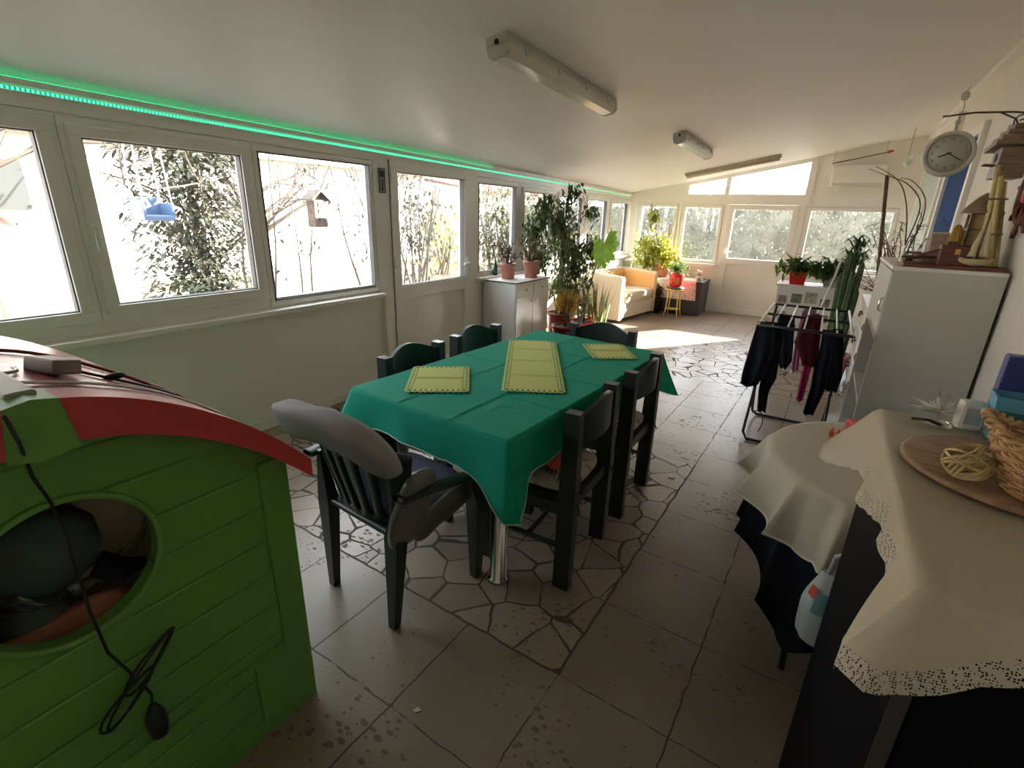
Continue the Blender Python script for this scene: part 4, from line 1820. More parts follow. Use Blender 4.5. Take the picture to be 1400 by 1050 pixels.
m.grid(lambda u, v: (-.03 + .05 * v + .02 * noise.noise(Vector((u * 9, v * 6, 2))), -.14 + .30 * u, .015 + .075 * v * (1 + .6 * noise.noise(Vector((u * 7, v * 4, 8)))) + .35 * (u - .5) ** 2), 30, 10)
m.build('sheet', glass_mat('clear_film', .22, (.92, .92, .9), .12), t)

# wiring on the roof
RX, RY, RZ = HX, HY, 0
t = thing('power_adapter', 'grey-brown box-shaped adapter with leads lying on the red roof', 'adapter', (HX - .17, HY + .10, rz_(.10) + .010), 0, rot=(-.25, 0, .25))
MB().box(-.045, .045, -.026, .026, 0.0, .030, .004).build('case', 'adapter', t)


def on_roof(x, y, dz=.014):
    return (x, y, rz_(y) + dz)


def roof_cable(name, label, pts, r, mt, cat='cable'):
    tt = thing(name, label, cat, (HX, HY, 0))
    P = [Vector(on_roof(*p)) for p in pts]
    Q = []
    for i in range(len(P) - 1):
        for k in range(4):
            f = k / 4
            p0, p1, p2, p3 = P[max(i - 1, 0)], P[i], P[i + 1], P[min(i + 2, len(P) - 1)]
            Q.append(.5 * ((2 * p1) + (p2 - p0) * f + (2 * p0 - 5 * p1 + 4 * p2 - p3) * f * f + (3 * p1 - p0 - 3 * p2 + p3) * f ** 3))
    Q.append(P[-1])
    Q = [Vector((q.x, q.y, rz_(q.y) + .010 + r)) for q in Q]
    MB().tube(Q, r, 7).build('wire', mt, tt)
    return tt


t1 = roof_cable('adapter_lead', 'dark lead with inline switch running from the adapter down the red roof', [(-.20, .145), (-.17, .17), (-.15, .21), (-.17, .26), (-.22, .32), (-.24, .38), (-.26, .45)], .003, 'cable')
m = MB()
m.ellipsoid(on_roof(-.165, .20, .019), (.011, .022, .008), 12, 8)
m.build('inline_switch', 'cable', t1)
roof_cable('red_brown_cord', 'long dark cord lying along the red roof above the adapter', [(-.38, -.15), (-.40, .02), (-.41, .13), (-.36, .22), (-.30, .30), (-.24, .36), (-.20, .33)], .0045, 'maroon')
roof_cable('white_lead', 'thin white lead curving along the front edge of the red roof', [(-.10, -.20), (-.08, -.08), (-.05, .02), (-.04, .10), (-.05, .20), (-.08, .28), (-.06, .36)], .0032, 'cablew')
roof_cable('beige_lead', 'short beige lead looping beside the playhouse ridge', [(-.16, -.2), (-.14, -.10), (-.13, -.02), (-.15, .04), (-.20, .05)], .0035, 'cablew')
t = thing('led_tape_offcut', 'narrow pale silicone tape lying near the eave of the red roof', 'tape', (HX, HY, 0))
m = MB()
vs = []
for k in range(12):
    y = .31 + .20 * k / 11
    x = -.30 + .11 * math.sin(k * .25)
    vs += [on_roof(x - .012, y, .011), on_roof(x + .012, y, .011), on_roof(x + .012, y, .017), on_roof(x - .012, y, .017)]
m.add(vs, [f for k in range(11) for f in ((4 * k, 4 * k + 1, 4 * k + 5, 4 * k + 4), (4 * k + 2, 4 * k + 3, 4 * k + 7, 4 * k + 6), (4 * k + 1, 4 * k + 2, 4 * k + 6, 4 * k + 5), (4 * k + 3, 4 * k, 4 * k + 4, 4 * k + 7))])
m.build('strip', mat('silicone', (.42, .44, .42), .3), t)
# plug lead hanging down the front of the house
t = thing('hanging_lead', 'black lead with plug hanging down the green playhouse front in a bundle', 'cable', (HX, HY, 0))
m = MB()
P = [(.02, -.035, 1.172), (.082, -.035, 1.165), (.088, -.03, 1.12), (.05, -.02, 1.04), (.03, -.005, .98), (.028, .005, .90), (.03, .002, .72), (.028, .01, .60), (.026, .035, .52), (.024, .04, .48)]
m.tube(P, .003, 6)
m.build('wire', 'cable', t)
m = MB()


def loop(cx, cz, a, bb, tilt, n=28):
    out = []
    for k in range(n):
        an = 2 * PI * k / n
        y, z = a * math.cos(an), bb * math.sin(an)
        out.append((.026 + .004 * math.sin(an * 2), cx + y * math.cos(tilt) - z * math.sin(tilt), cz + y * math.sin(tilt) + z * math.cos(tilt)))
    return out


m.tube(loop(.075, .515, .075, .018, .72), .003, 6, close=True)
m.tube(loop(.02, .455, .07, .02, .62), .003, 6, close=True)
m.tube(loop(.05, .485, .11, .014, .80), .003, 6, close=True)
m.build('bundle', 'cable', t)
m = MB()
m.tube([(.026, .05, .47), (.03, .06, .43), (.03, .055, .40)], .003, 6)
m.lathe([(.0, .315), (.018, .315), (.022, .34), (.02, .375), (.008, .405), (0, .405)], (.034, .055, 0), 14)
m.build('plug', 'cable', t)

# ================================================================== CABINET AND PLANTS ON THE GARDEN SIDE
t = thing('shoe_cabinet', 'low white cabinet with two drawers and doors under the window, holding terracotta pots', 'cabinet', (-2.685, 4.44, 0))
MB().box(-.42, -.018, 0, .72, .05, .79).build('body', 'whitelam', t)
MB().box(-.435, .01, -.012, .732, .79, .812, .003).build('top_panel', 'whitelam', t)
m = MB()
m.box(-.436, .012, -.0135, -.011, .796, .807)
m.box(.0095, .012, -.0135, .7335, .796, .807)
m.box(-.0005, .0015, -.0015, .002, .05, .79)
m.box(-.004, .001, .3558, .3618, .055, .788)
m.build('edge_strip', 'edge', t)
MB().box(-.40, -.03, .02, .70, 0, .05).build('plinth', 'edge', t)
for k in range(2):
    y0 = .006 + .356 * k
    o = MB().box(-.018, 0, y0, y0 + .350, .655, .782, .003).build('drawer', 'whitelam', t)
    MB().ellipsoid((.012, y0 + .175, .72), (.014, .014, .014), 12, 8).build('knob', 'steel', o)
    o = MB().box(-.018, 0, y0, y0 + .350, .06, .648, .003).build('door', 'whitelam', t)
    MB().ellipsoid((.012, y0 + (.30 if k == 0 else .05), .59), (.014, .014, .014), 12, 8).build('knob', 'steel', o)


def pot_mb(r0, r1, h, rim=.012):
    return [(0, 0), (r0, 0), (r1, h - rim * 2.2), (r1 + rim * .6, h - rim * 2.2), (r1 + rim * .6, h), (r1 - .006, h), (r1 - .008, h - .02), (r1 - .012, h - .03), (0, h - .03)]


def potted(name, label, cat, loc, r0, r1, h, pm, grp=None, soil=True):
    t = thing(name, label, cat, loc, group=grp)
    MB().lathe(pot_mb(r0, r1, h), n=28).build('pot', pm, t)
    if soil:
        MB().lathe([(0, 0), (r1 - .012, 0), (r1 - .02, .008), (0, .014)], (0, 0, h - .029), 18).build('soil', 'soil', t)
    return t


def succulent(t, h, n, hh, mt, top='leaf_mid'):
    m, lf = MB(), MB()
    for k in range(n):
        a = rnd(0, 2 * PI)
        d = Vector((math.cos(a) * rnd(.1, .7), math.sin(a) * rnd(.1, .7), 1)).normalized()
        p = Vector((rnd(-.03, .03), rnd(-.03, .03), h - .03))
        L = hh * rnd(.45, 1)
        pts = [p]
        for q in range(4):
            d = (d + rdir() * .25).normalized()
            p = p + d * L / 4
            pts.append(p)
        m.tube(pts, [.006, .005, .004, .004, .003], 6)
        for q in range(9):
            dd = (d + rdir() * .9).normalized()
            lf.leaf(pts[-1] - d * L * rnd(0, .25), dd, (0, 0, 1), rnd(.03, .06), .018)
        if k % 3 == 0:
            lf.leaf(pts[2], rdir(), (0, 0, 1), .05, .02)
    m.build('stem', mt, t)
    lf.build('foliage', top, t)


M['leaf_brown'] = mat('brown_green_leaf', (.13, .085, .05), .6, var=.3, vscale=20, transl=.25)
t = potted('potted_succulent', 'terracotta pot with twiggy brown succulent at the near corner of the white cabinet', 'plant', (-2.935, 4.66, .8125), .066, .084, .165, 'terracotta', 'terracotta pots on the white cabinet')
succulent(t, .165, 20, .27, 'bark', 'leaf_brown')
t = potted('potted_succulent', 'terracotta pot with bushier brown succulent toward the ficus on the white cabinet', 'plant', (-2.80, 4.93, .8125), .070, .088, .185, 'terracotta', 'terracotta pots on the white cabinet')
succulent(t, .185, 26, .32, 'bark', 'leaf_brown')
t = thing('glass_bottle', 'small dark green bottle on the sill behind the terracotta pots', 'bottle', (-3.105, 4.66, .836))
MB().lathe([(0, 0), (.026, 0), (.027, .10), (.011, .135), (.010, .17), (0, .17)], n=16).build('body', mat('bottle_green', (.02, .09, .05), .15), t)
MB().lathe([(.0115, 0), (.0115, .016), (0, .016)], (0, 0, .16), 12).build('cap', 'ink', t)

# tall ficus
t = potted('weeping_fig', 'tall weeping fig with dense drooping dark leaves behind the white cabinet', 'plant', (-2.80, 5.72, 0), .125, .165, .30, 'maroon')
m = MB()
for k in range(3):
    m.tube([(rnd(-.04, .04), rnd(-.04, .04), .26), (rnd(-.05, .05), rnd(-.05, .05), .7), (rnd(-.12, .12), rnd(-.12, .12), 1.15), (rnd(-.15, .15), rnd(-.1, .1), 1.55)], [.02, .017, .012, .006], 8)
m.tube([(.0, .0, .9), (.02, -.04, 1.4), (.05, -.06, 1.86)], [.012, .009, .003], 6)
for k in range(22):
    a, z = rnd(0, 2 * PI), rnd(.75, 1.6)
    r = rnd(.2, .42)
    m.tube([(0, 0, z), (r * .5 * math.cos(a), r * .5 * math.sin(a), z + .10), (r * math.cos(a) * .8, r * math.sin(a), z + .02)], [.008, .005, .002], 5)
m.build('stem', 'bark', t)
m = MB()
clumps = [((-.06, -.08, 1.38), (.30, .36, .36), 430), ((.05, .05, 1.05), (.34, .42, .34), 430), ((.20, -.02, .88), (.28, .36, .28), 260), ((.1, -.05, 1.74), (.16, .18, .15), 70),
          ((.32, .16, 1.12), (.18, .2, .2), 130), ((-.16, -.25, 1.60), (.14, .22, .16), 130), ((-.18, -.42, 1.30), (.14, .20, .30), 200), ((-.12, -.38, .98), (.16, .2, .22), 140), ((.30, .05, 1.52), (.13, .15, .16), 60), ((.05, -.05, .66), (.30, .36, .22), 230)]
for c, r, n in clumps:
    leaves_in(m, lambda: in_ell(c, r, .15), int(n * 1.35), .074, .030, .75)
m.build('foliage', 'leaf_dk', t)

t = potted('split_leaf_plant', 'plant with one large sunlit bright green lobed leaf beside the cream armchair', 'plant', (-2.42, 5.62, 0), .12, .155, .26, 'redpot')
m = MB()
m.tube([(0, 0, .24), (.02, .03, .6), (.10, .03, .95), (.19, -.02, 1.19)], [.012, .010, .008, .006], 8)
m.tube([(0, .02, .24), (-.04, .06, .5), (-.08, .08, .72)], [.010, .008, .005], 7)
m.build('stem', 'leaf_mid', t)
m = MB()
# lobed fan leaf
base = Vector((.19, -.02, 1.18))
fw, sd = Vector((.20, -.30, -.93)).normalized(), Vector((.86, -.50, 0)).normalized()
sd = (sd - fw * sd.dot(fw)).normalized()
nn = fw.cross(sd)
for k in range(15):
    a = -2.35 + 4.7 * k / 14
    d = fw * math.cos(a) + sd * math.sin(a)
    L = .25 * (.78 + .22 * math.cos(a * .8)) + (.03 if k % 2 else 0)
    wv = d.cross(nn)
    hw = L * math.tan(4.7 / 14 / 2) * 1.08
    p = [base, base + d * L * .55 + wv * hw * .58 - nn * .0, base + d * L * .9 + wv * hw * .8 - nn * .01, base + d * L * 1.04 - nn * .02, base + d * L * .9 - wv * hw * .8 - nn * .01, base + d * L * .55 - wv * hw * .58]
    mid = base + d * L * .6 + nn * .012
    m.add(p + [mid], [(0, 1, 6), (1, 2, 6), (2, 3, 6), (3, 4, 6), (4, 5, 6), (5, 0, 6)])
m.build('lobed_leaf', 'leaf_lime', t)
m = MB()
for k in range(9):
    a = rnd(0, 2 * PI)
    m.leaf((-.08 + rnd(-.05, .05), .08, rnd(.5, .75)), (math.cos(a), math.sin(a), .2), (0, 0, 1), .2, .11)
m.build('foliage', 'leaf_mid', t)

t = potted('dry_palm', 'drooping yellowed dry-leaved plant in a wide maroon pot at the foot of the ficus', 'plant', (-2.52, 5.32, 0), .125, .155, .24, 'maroon')
m, lf = MB(), MB()
for k in range(5):
    a = rnd(0, 2 * PI)
    p = [(0, 0, .22), (.03 * math.cos(a), .03 * math.sin(a), .36), (.09 * math.cos(a), .09 * math.sin(a), .48)]
    m.tube(p, [.016, .012, .008], 7)
for k in range(8):
    a = rnd(0, 2 * PI)
    m.tube(smooth([(.03 * math.cos(a), .03 * math.sin(a), .3), (.08 * math.cos(a), .08 * math.sin(a), .62), (.16 * math.cos(a), .16 * math.sin(a), .66)]), .005, 5)
leaves_in(lf, lambda: in_ell((0, .06, .54), (.17, .2, .16), .1), 240, .10, .026, 1.0)
m.build('stem', 'bark', t)
lf.build('foliage', 'leaf_dry', t)

t = potted('ponytail_palm', 'brown bulb-stemmed plant with few upright twigs in a dark red bowl', 'plant', (-2.30, 5.22, 0), .10, .13, .20, 'maroon')
m = MB()
m.ellipsoid((0, 0, .22), (.075, .075, .09), 16, 10)
m.tube([(0, 0, .26), (.02, .01, .38), (.05, .03, .50)], [.03, .02, .012], 8)
m.tube([(0, 0, .30), (-.03, .02, .42), (-.05, .05, .52)], [.02, .014, .008], 8)
m.build('stem', 'bark_pale', t)
lf = MB()
for k in range(30):
    c = Vector(random.choice([(.05, .03, .5), (-.05, .05, .52), (.02, .01, .42)]))
    lf.leaf(c, Vector((rnd(-1, 1), rnd(-1, 1), rnd(-.2, .9))), (0, 0, 1), rnd(.07, .15), .016)
lf.build('foliage', 'leaf_brown', t)

t = potted('snake_plant', 'snake plant with upright banded sword leaves in an orange pot before the armchair', 'plant', (-2.38, 5.98, 0), .115, .14, .17, 'orangepot')
M['sword'] = mat('banded_sword_leaf', (.15, .20, .07), .5, var=.35, vscale=22, transl=.2)
m = MB()
for k in range(22):
    x, y = rnd(-.10, .10), rnd(-.10, .10)
    L = rnd(.34, .58)
    d = Vector((x * 2.2 + rnd(-.1, .1), y * 2.2 + rnd(-.1, .1), 1)).normalized()
    a = rnd(0, PI)
    sd = Vector((math.cos(a), math.sin(a), 0))
    p = Vector((x, y, .15))
    wv = .016
    vs = []
    for q in range(7):
        f = q / 6
        ww = wv * (1 - f ** 3) * (.8 + .4 * math.sin(PI * f))
        c = p + d * L * f + Vector((.01 * math.sin(f * 5 + k), 0, 0))
        vs += [c - sd * ww, c + d.cross(sd) * ww * .3, c + sd * ww]
    m.add(vs, [g for q in range(6) for g in ((3 * q, 3 * q + 1, 3 * q + 4, 3 * q + 3), (3 * q + 1, 3 * q + 2, 3 * q + 5, 3 * q + 4))], True)
m.build('foliage', 'sword', t)
t = potted('leafy_pot_plant', 'small leafy plant in a terracotta pot tucked behind the snake plant', 'plant', (-2.62, 6.12, 0), .10, .13, .20, 'terracotta')
m = MB()
leaves_in(m, lambda: in_ell((0, 0, .36), (.14, .14, .16), .2), 90, .09, .045, .1)
m.build('foliage', 'leaf_mid', t)

# ================================================================== SOFA, STOOL, CHEST
t = thing('loveseat', 'small cream tub loveseat with its inner shade coloured tan, sunlit by the far windows', 'sofa', (-2.68, 7.56, 0), math.radians(-8))
path = [(.34, -.60), (.05, -.60), (-.16, -.585), (-.255, -.53), (-.29, -.42), (-.29, 0), (-.29, .42), (-.255, .53), (-.16, .585), (.05, .60), (.34, .60)]


def ushell(mb, off0, off1, z0, zfn, n=60):
    P = []
    for k in range(n + 1):
        u = k / n * (len(path) - 1)
        i = min(int(u), len(path) - 2)
        f = u - i
        p0, p1, p2, p3 = [Vector(path[max(0, min(len(path) - 1, i + q))]) for q in (-1, 0, 1, 2)]
        P.append(.5 * ((2 * p1) + (p2 - p0) * f + (2 * p0 - 5 * p1 + 4 * p2 - p3) * f * f + (3 * p1 - p0 - 3 * p2 + p3) * f ** 3))
    vs = []
    for k in range(n + 1):
        a = P[min(k + 1, n)] - P[max(k - 1, 0)]
        nr = Vector((a.y, -a.x)).normalized()       # inward
        zt = zfn(P[k])
        o, i_ = P[k] + nr * off0, P[k] + nr * off1
        q = (o - i_) * .22
        vs += [(o.x, o.y, z0), (o.x, o.y, zt - .03), (o.x - q.x, o.y - q.y, zt), (i_.x + q.x, i_.y + q.y, zt), (i_.x, i_.y, zt - .03), (i_.x, i_.y, z0)]
    fs = []
    for k in range(n):
        a, c = 6 * k, 6 * k + 6
        for j in range(6):
            fs.append((a + j, a + (j + 1) % 6, c + (j + 1) % 6, c + j))
    fs += [tuple(range(6))[::-1], tuple(6 * n + j for j in range(6))]
    mb.add(vs, fs)


m = MB()
ushell(m, -.0, .085, .04, lambda p: .70 - .07 * max(0, p.x + .1))
m.build('shell', 'sofaw', t, weld=True)
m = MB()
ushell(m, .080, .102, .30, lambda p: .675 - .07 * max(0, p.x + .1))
m.build('inner_shade', 'sofa', t, weld=True)  # same upholstery as the shell, its warm inside shade put into the colour
MB().box(-.21, .335, -.515, .515, .05, .27, .02).build('seat_base', 'sofaw', t)
m = MB()
m.pillow((.085, 0, .345), .275, .50, .085, 7, 40, 14)
m.build('seat_cushion', 'sofaw', t)
for x in (-.22, .28):
    for y in (-.52, .52):
        MB().box(x - .02, x + .02, y - .02, y + .02, 0, .06).build('foot', 'wood', t)

t = thing('watering_can', 'grey watering can on the sill above the cream loveseat', 'watering can', (-3.105, 7.32, .836))
MB().lathe([(0, 0), (.05, 0), (.056, .12), (.05, .13), (0, .13)], n=18).build('body', mat('grey_plastic', (.25, .25, .26), .5), t)
MB().tube([(0, -.05, .03), (0, -.10, .08), (0, -.13, .15)], [.012, .009, .008], 8).build('spout', mat('grey_plastic_dark', (.2, .2, .21), .5), t)
MB().tube([(0, .05, .12), (0, .09, .11), (0, .09, .05), (0, .05, .03)], .007, 7).build('handle', 'edge', t)

t = thing('gold_stool', 'round stool with thin splayed gold legs and dark top, carrying the red jug pot', 'stool', (-1.935, 8.0, 0))
MB().lathe([(0, .445), (.135, .445), (.142, .455), (.142, .470), (.13, .478), (0, .478)], n=32).build('seat', mat('dark_green_seat', (.06, .07, .05), .4), t)
m = MB()
m.tube([(.137 * math.cos(a), .137 * math.sin(a), .438) for a in [2 * PI * k / 32 for k in range(32)]], .009, 8, close=True)
m.build('seat_ring', 'gold', t)
for k in range(4):
    a = PI / 4 + k * PI / 2
    c, s = math.cos(a), math.sin(a)
    MB().tube([(.105 * c, .105 * s, .44), (.112 * c, .112 * s, .28), (.125 * c, .125 * s, .12), (.155 * c, .155 * s, .0)], .0105, 8).build('leg', 'gold', t)
m = MB()
for k in range(4):
    a = k * PI / 2
    m.tube([(.06 * math.cos(a) + .032 * math.cos(q), .06 * math.sin(a) + .032 * math.sin(q), .13) for q in [2 * PI * i / 18 for i in range(18)]], .006, 6, close=True)
for k in range(2):
    a = PI / 4 + k * PI / 2
    m.tube([(-.125 * math.cos(a), -.125 * math.sin(a), .13), (.125 * math.cos(a), .125 * math.sin(a), .13)], .006, 6)
m.build('ring_stretcher', 'gold', t)
t = thing('red_jug_planter', 'red glazed planter with raised jug shapes on the gold stool', 'plant', (-1.935, 8.0, .4785))
m = MB()
m.lathe([(0, 0), (.088, 0), (.100, .02), (.112, .11), (.110, .19), (.104, .20), (.098, .19), (.098, .17), (0, .17)], n=32)
m.build('pot', 'redpot', t)
m = MB()
for a0 in (-2.2, -1.3, -.5):
    for q in range(2):
        m.tube([((.113 + .004) * math.cos(a0 + .12 * math.cos(w) + .2 * q), (.113 + .004) * math.sin(a0 + .12 * math.cos(w) + .2 * q), .10 + .045 * math.sin(w)) for w in [2 * PI * i / 14 for i in range(14)]], .005, 6, close=True)
m.build('relief', mat('pale_orange_glaze', (.75, .30, .16), .3), t)
m = MB()
leaves_in(m, lambda: in_ell((0, 0, .29), (.17, .17, .12), .1), 240, .075, .03, .1)
m.build('foliage', 'leaf_mid', t)

t = thing('dark_chest', 'low dark grey chest against the far wall behind the gold stool', 'chest', (-2.03, 8.55, 0))
MB().box(-.46, .44, -.26, .26, .02, .52, .006).build('body', mat('anthracite_paint', (.035, .035, .04), .5), t)
MB().box(-.47, .45, -.27, .27, .52, .545, .004).build('lid', mat('anthracite_lid', (.04, .04, .045), .5), t)
t = thing('floral_runner', 'pale rose-patterned cloth draped over the dark chest', 'cloth', (-2.03, 8.55, .546))
cloth_sheet('cloth', 'floral', .34, .275, .003, lambda x, y: .30 if abs(y + .275) < 1e-6 else .001, t, 24, 20, None, .05, .006, 10, 3, .05, 1.0, 1.0, .006)
t = potted('golden_shrub', 'tall sunlit yellow-green shrub on the dark chest in the far corner', 'plant', (-2.34, 8.52, .5495), .10, .13, .2, 'terracotta')
m = MB()
for k in range(6):
    a = rnd(0, 2 * PI)
    m.tube([(0, 0, .18), (.08 * math.cos(a), .08 * math.sin(a), .5), (.16 * math.cos(a), .14 * math.sin(a), .85)], [.012, .009, .004], 6)
m.tube([(0, 0, .2), (-.15, 0, .7), (-.22, -.02, 1.12)], [.012, .008, .003], 6)
m.build('stem', 'bark', t)
m = MB()
for c, r, n in [((-.10, -.05, .46), (.38, .32, .28), 620), ((.04, -.08, .34), (.34, .26, .22), 380), ((-.2, -.08, .22), (.3, .2, .2), 180), ((-.22, 0, .95), (.12, .12, .26), 120), ((-.38, 0, .45), (.2, .24, .3), 190)]:
    leaves_in(m, lambda: in_ell(c, r, .1), n, .085, .04, .4)
m.build('foliage', 'leaf_yel', t)
t = potted('dark_leaf_plant', 'low dark broad-leaved plant between the loveseat and the dark chest', 'plant', (-2.26, 8.19, 0), .06, .08, .22, 'edge')
m = MB()
leaves_in(m, lambda: in_ell((0, 0, .36), (.09, .07, .18), .1), 80, .10, .055, .3)
m.build('foliage', 'leaf_dk', t)
t = potted('pink_flower_pot', 'tiny pot of pale pink flowers at the end of the dark chest', 'plant', (-1.70, 8.46, .5495), .03, .038, .06, 'shell')
m = MB()
leaves_in(m, lambda: in_ell((0, 0, .10), (.05, .05, .05), .1), 40, .03, .014, .0)
m.build('foliage', 'leaf_mid', t)
m = MB()
leaves_in(m, lambda: in_ell((0, 0, .13), (.05, .05, .03), .1), 26, .03, .024, -.3)
m.build('flowers', mat('pink_petal', (.72, .42, .42), .7), t)

# ================================================================== CEILING AND WALL FITTINGS
SL = -math.atan(.185)


def batten(label, x, y, ln, w=.125, grp='twin-tube battens on the ceiling'):
    t = thing('ceiling_batten', label, 'ceiling light', (x, y, ceil_z(x, y)), group=grp, rot=(-.0155, SL, 0))
    m = MB()
    m.box(-w / 2, w / 2, -ln / 2, ln / 2, -.045, .0, .006)
    m.build('housing', mat('batten_grey', (.50, .49, .45), .5), t)
    m = MB()
    pr = [(-w / 2 + .002, -.044), (-w / 2 + .006, -.075), (-w / 2 + .03, -.095), (w / 2 - .03, -.095), (w / 2 - .006, -.075), (w / 2 - .002, -.044)]
    m.prism(pr, 1, -ln / 2 + .02, ln / 2 - .02)
    m.build('diffuser', mat('batten_diffuser', (.66, .62, .52), .18, coat=.3), t)
    for s in (-1, 1):
        m = MB()
        m.prism([(-w / 2, -.03), (-w / 2 + .004, -.078), (-w / 2 + .03, -.099), (w / 2 - .03, -.099), (w / 2 - .004, -.078), (w / 2, -.03)], 1, s * ln / 2 - .022 * (s > 0), s * ln / 2 + .022 * (s < 0))
        m.build('end_cap', mat('cap_grey', (.46, .45, .41), .4), t)
    m = MB()
    for s in (-1, 1):
        for k in range(4):
            y0 = -ln * .38 + ln * .76 * k / 3
            m.box(s * w / 2 - .006, s * w / 2 + .006, y0 - .012, y0 + .012, -.062, -.026, .002)
    m.build('clip', 'steel', t)
    m = MB()
    m.lathe([(.012, 0), (.012, .004), (0, .004)], (0, 0, 0), 12)
    m.v = [(p[0], -ln / 2 - .004 + p[2], -.026 + p[1]) for p in m.v]
    m.build('cable_gland', 'ink', t)


batten('twin fluorescent batten on the ceiling nearest the camera, above the dining table', -1.53, 2.98, 1.42)
batten('second fluorescent batten on the ceiling, over the aisle toward the far windows', -1.42, 5.85, 1.25)
t = thing('ceiling_tube_light', 'slim single-tube light on the ceiling parallel to the far glass wall', 'ceiling light', (-1.40, 7.99, ceil_z(-1.40, 7.99)), rot=(-.0155, SL, .0))
MB().box(-.62, .62, -.035, .035, -.04, 0, .006).build('housing', mat('tube_housing', (.40, .35, .28), .5), t)
m = MB()
m.tube([(-.60, 0, -.052), (.60, 0, -.052)], .024, 12)
m.build('tube_cover', mat('tube_cover', (.50, .43, .34), .3), t)

t = thing('wall_thermometer', 'narrow wall thermometer plaque on the post beside the garden door', 'thermometer', (WL + .0055, 3.048, 1.62))
MB().box(0, .008, -.03, .03, 0, .175, .003).build('plaque', mat('grey_plaque', (.36, .38, .36), .5), t)
m = MB()
m.box(.007, .012, -.032, -.026, -.002, .177)
m.box(.007, .012, .026, .032, -.002, .177)
m.box(.007, .012, -.032, .032, -.004, .003)
m.box(.007, .012, -.032, .032, .172, .179)
m.build('frame', mat('grey_rim', (.08, .09, .085), .5), t)
m = MB()
m.box(.008, .011, -.018, .018, .115, .16)
m.tube([(.012, 0, .02), (.012, 0, .10)], .004, 6)
m.ellipsoid((.012, 0, .018), (.004, .008, .008), 10, 6)
m.build('scale', 'ink', t)

t = thing('air_conditioner', 'white wall-mounted air conditioner high on the panel beside the far windows', 'air conditioner', (.13, YB, 1.99))
MB().box(-.32, .33, -.19, -.002, 0, .27, .03).build('body', 'pvc', t)
MB().box(-.29, .30, -.196, -.10, .0, .035, .004).build('air_flap', mat('ac_flap', (.62, .60, .55), .4), t)
t = thing('arrow_rod', 'thin brown rod with a red tip slung across the upper far wall', 'rod', (0, 0, 0))
m = MB()
m.tube([(-.20, 8.7, 2.27), (.42, 8.7, 2.40)], .006, 7)
m.build('shaft', 'iron', t)
m = MB()
m.tube([(.40, 8.7, 2.397), (.46, 8.7, 2.412)], [.022, .010], 8)
m.build('tip', 'redcloth', t)
m = MB()
m.tube([(-.19, 8.7, 2.275), (-.19, 8.7, ceil_z(-.19, 8.7))], .002, 5)
m.tube([(.38, 8.7, 2.395), (.38, 8.7, ceil_z(.38, 8.7))], .002, 5)
m.build('cord', 'iron', t)
t = thing('hanging_goblet', 'small clear glass goblet lantern hanging near the blue door', 'lantern', (.58, 8.0, 2.10))
MB().lathe([(0, 0), (.035, .0), (.010, .015), (.008, .06), (.05, .10), (.06, .17), (.055, .17), (.045, .105), (0, .07)], n=18).build('bowl', 'crystal', t)
MB().tube([(0, 0, .15), (0, 0, ceil_z(.58, 8.0) - 2.10)], .0025, 5).build('wire', 'iron', t)

# double-sided clock on a bracket ------------------------------------------
CX, CY, CZ = .475, 4.0, 1.893
t = thing('station_clock', 'round double-sided grey clock hanging from a wrought iron wall bracket', 'clock', (CX, CY, CZ), math.radians(-4))
m = MB()
R = .120
prof = [(.0, -.03), (R - .02, -.03), (R - .006, -.032), (R, -.02), (R + .003, 0), (R, .02), (R - .006, .032), (R - .02, .03), (R - .021, .024), (0, .024)]
m.lathe(prof, n=48)
m.v = [(p[0], -p[2], p[1]) for p in m.v]
m.build('case', 'clockrim', t)
m = MB()
m.lathe([(.098, .0), (.098, .001), (0, .001)], (0, 0, 0.0245), 48)
m.v = [(p[0], -p[2], p[1]) for p in m.v]
m.build('dial', 'clockface', t)
m = MB()
for k in range(1, 13):
    a = PI / 2 - k * PI / 6
    text_mb(m, str(k), .022, Matrix.Translation((.076 * math.cos(a), -.0262, .076 * math.sin(a))) @ Matrix.Rotation(PI / 2, 4, 'X'))
for k in range(60):
    a = k * PI / 30
    old = m.T
    m.T = Matrix.Rotation(a, 4, 'Y')
    m.box(-.0006, .0006, -.0265, -.0258, .090, .095)
    m.T = old
m.build('numerals', mat('dial_print', (.14, .14, .12), .6), t)
m = MB()
for an, L, wd in ((math.radians(-112), .048, .0035), (math.radians(122), .068, .0025)):
    m.T = Matrix.Rotation(an, 4, 'Y')
    m.box(-wd, wd, -.0285, -.0270, -.012, L)
    m.T = Matrix.Identity(4)
m.build('hands', 'ink', t)
m = MB()
m.tube([(0, 0, R), (0, 0, R + .035)], .008, 8)
m.ellipsoid((0, 0, R + .045), (.014, .014, .014), 10, 8)
m.tube([(0, 0, R + .05), (0, 0, R + .08)], .006, 8)
m.build('hanger', 'clockrim', t)
t = thing('iron_bracket', 'scrolled wrought iron bracket on the house wall carrying the clock', 'bracket', (WR, CY, 2.09))
m = MB()
m.tube([(0, 0, -.01), (-.12, 0, .005), (-.28, 0, .012), (-.42, 0, .0)], .005, 7)
m.tube([(0, 0, -.22), (-.05, 0, -.12), (-.10, 0, -.03), (-.17, 0, .005)], .005, 7)
sp = [(-.075 + (.042 * (1 - k / 26)) * math.cos(k * .42), 0, -.045 + (.042 * (1 - k / 26)) * math.sin(k * .42)) for k in range(22)]
m.tube(sp, .004, 6)
m.box(-.008, .0, -.02, .02, -.25, .03)
m.build('scroll', 'iron', t)
m = MB()
m.tube([(-.34, 0, .010), (-.335, 0, .04), (-.345, 0, .09)], .0035, 6)
m.ellipsoid((-.345, 0, .10), (.02, .006, .025), 12, 8)
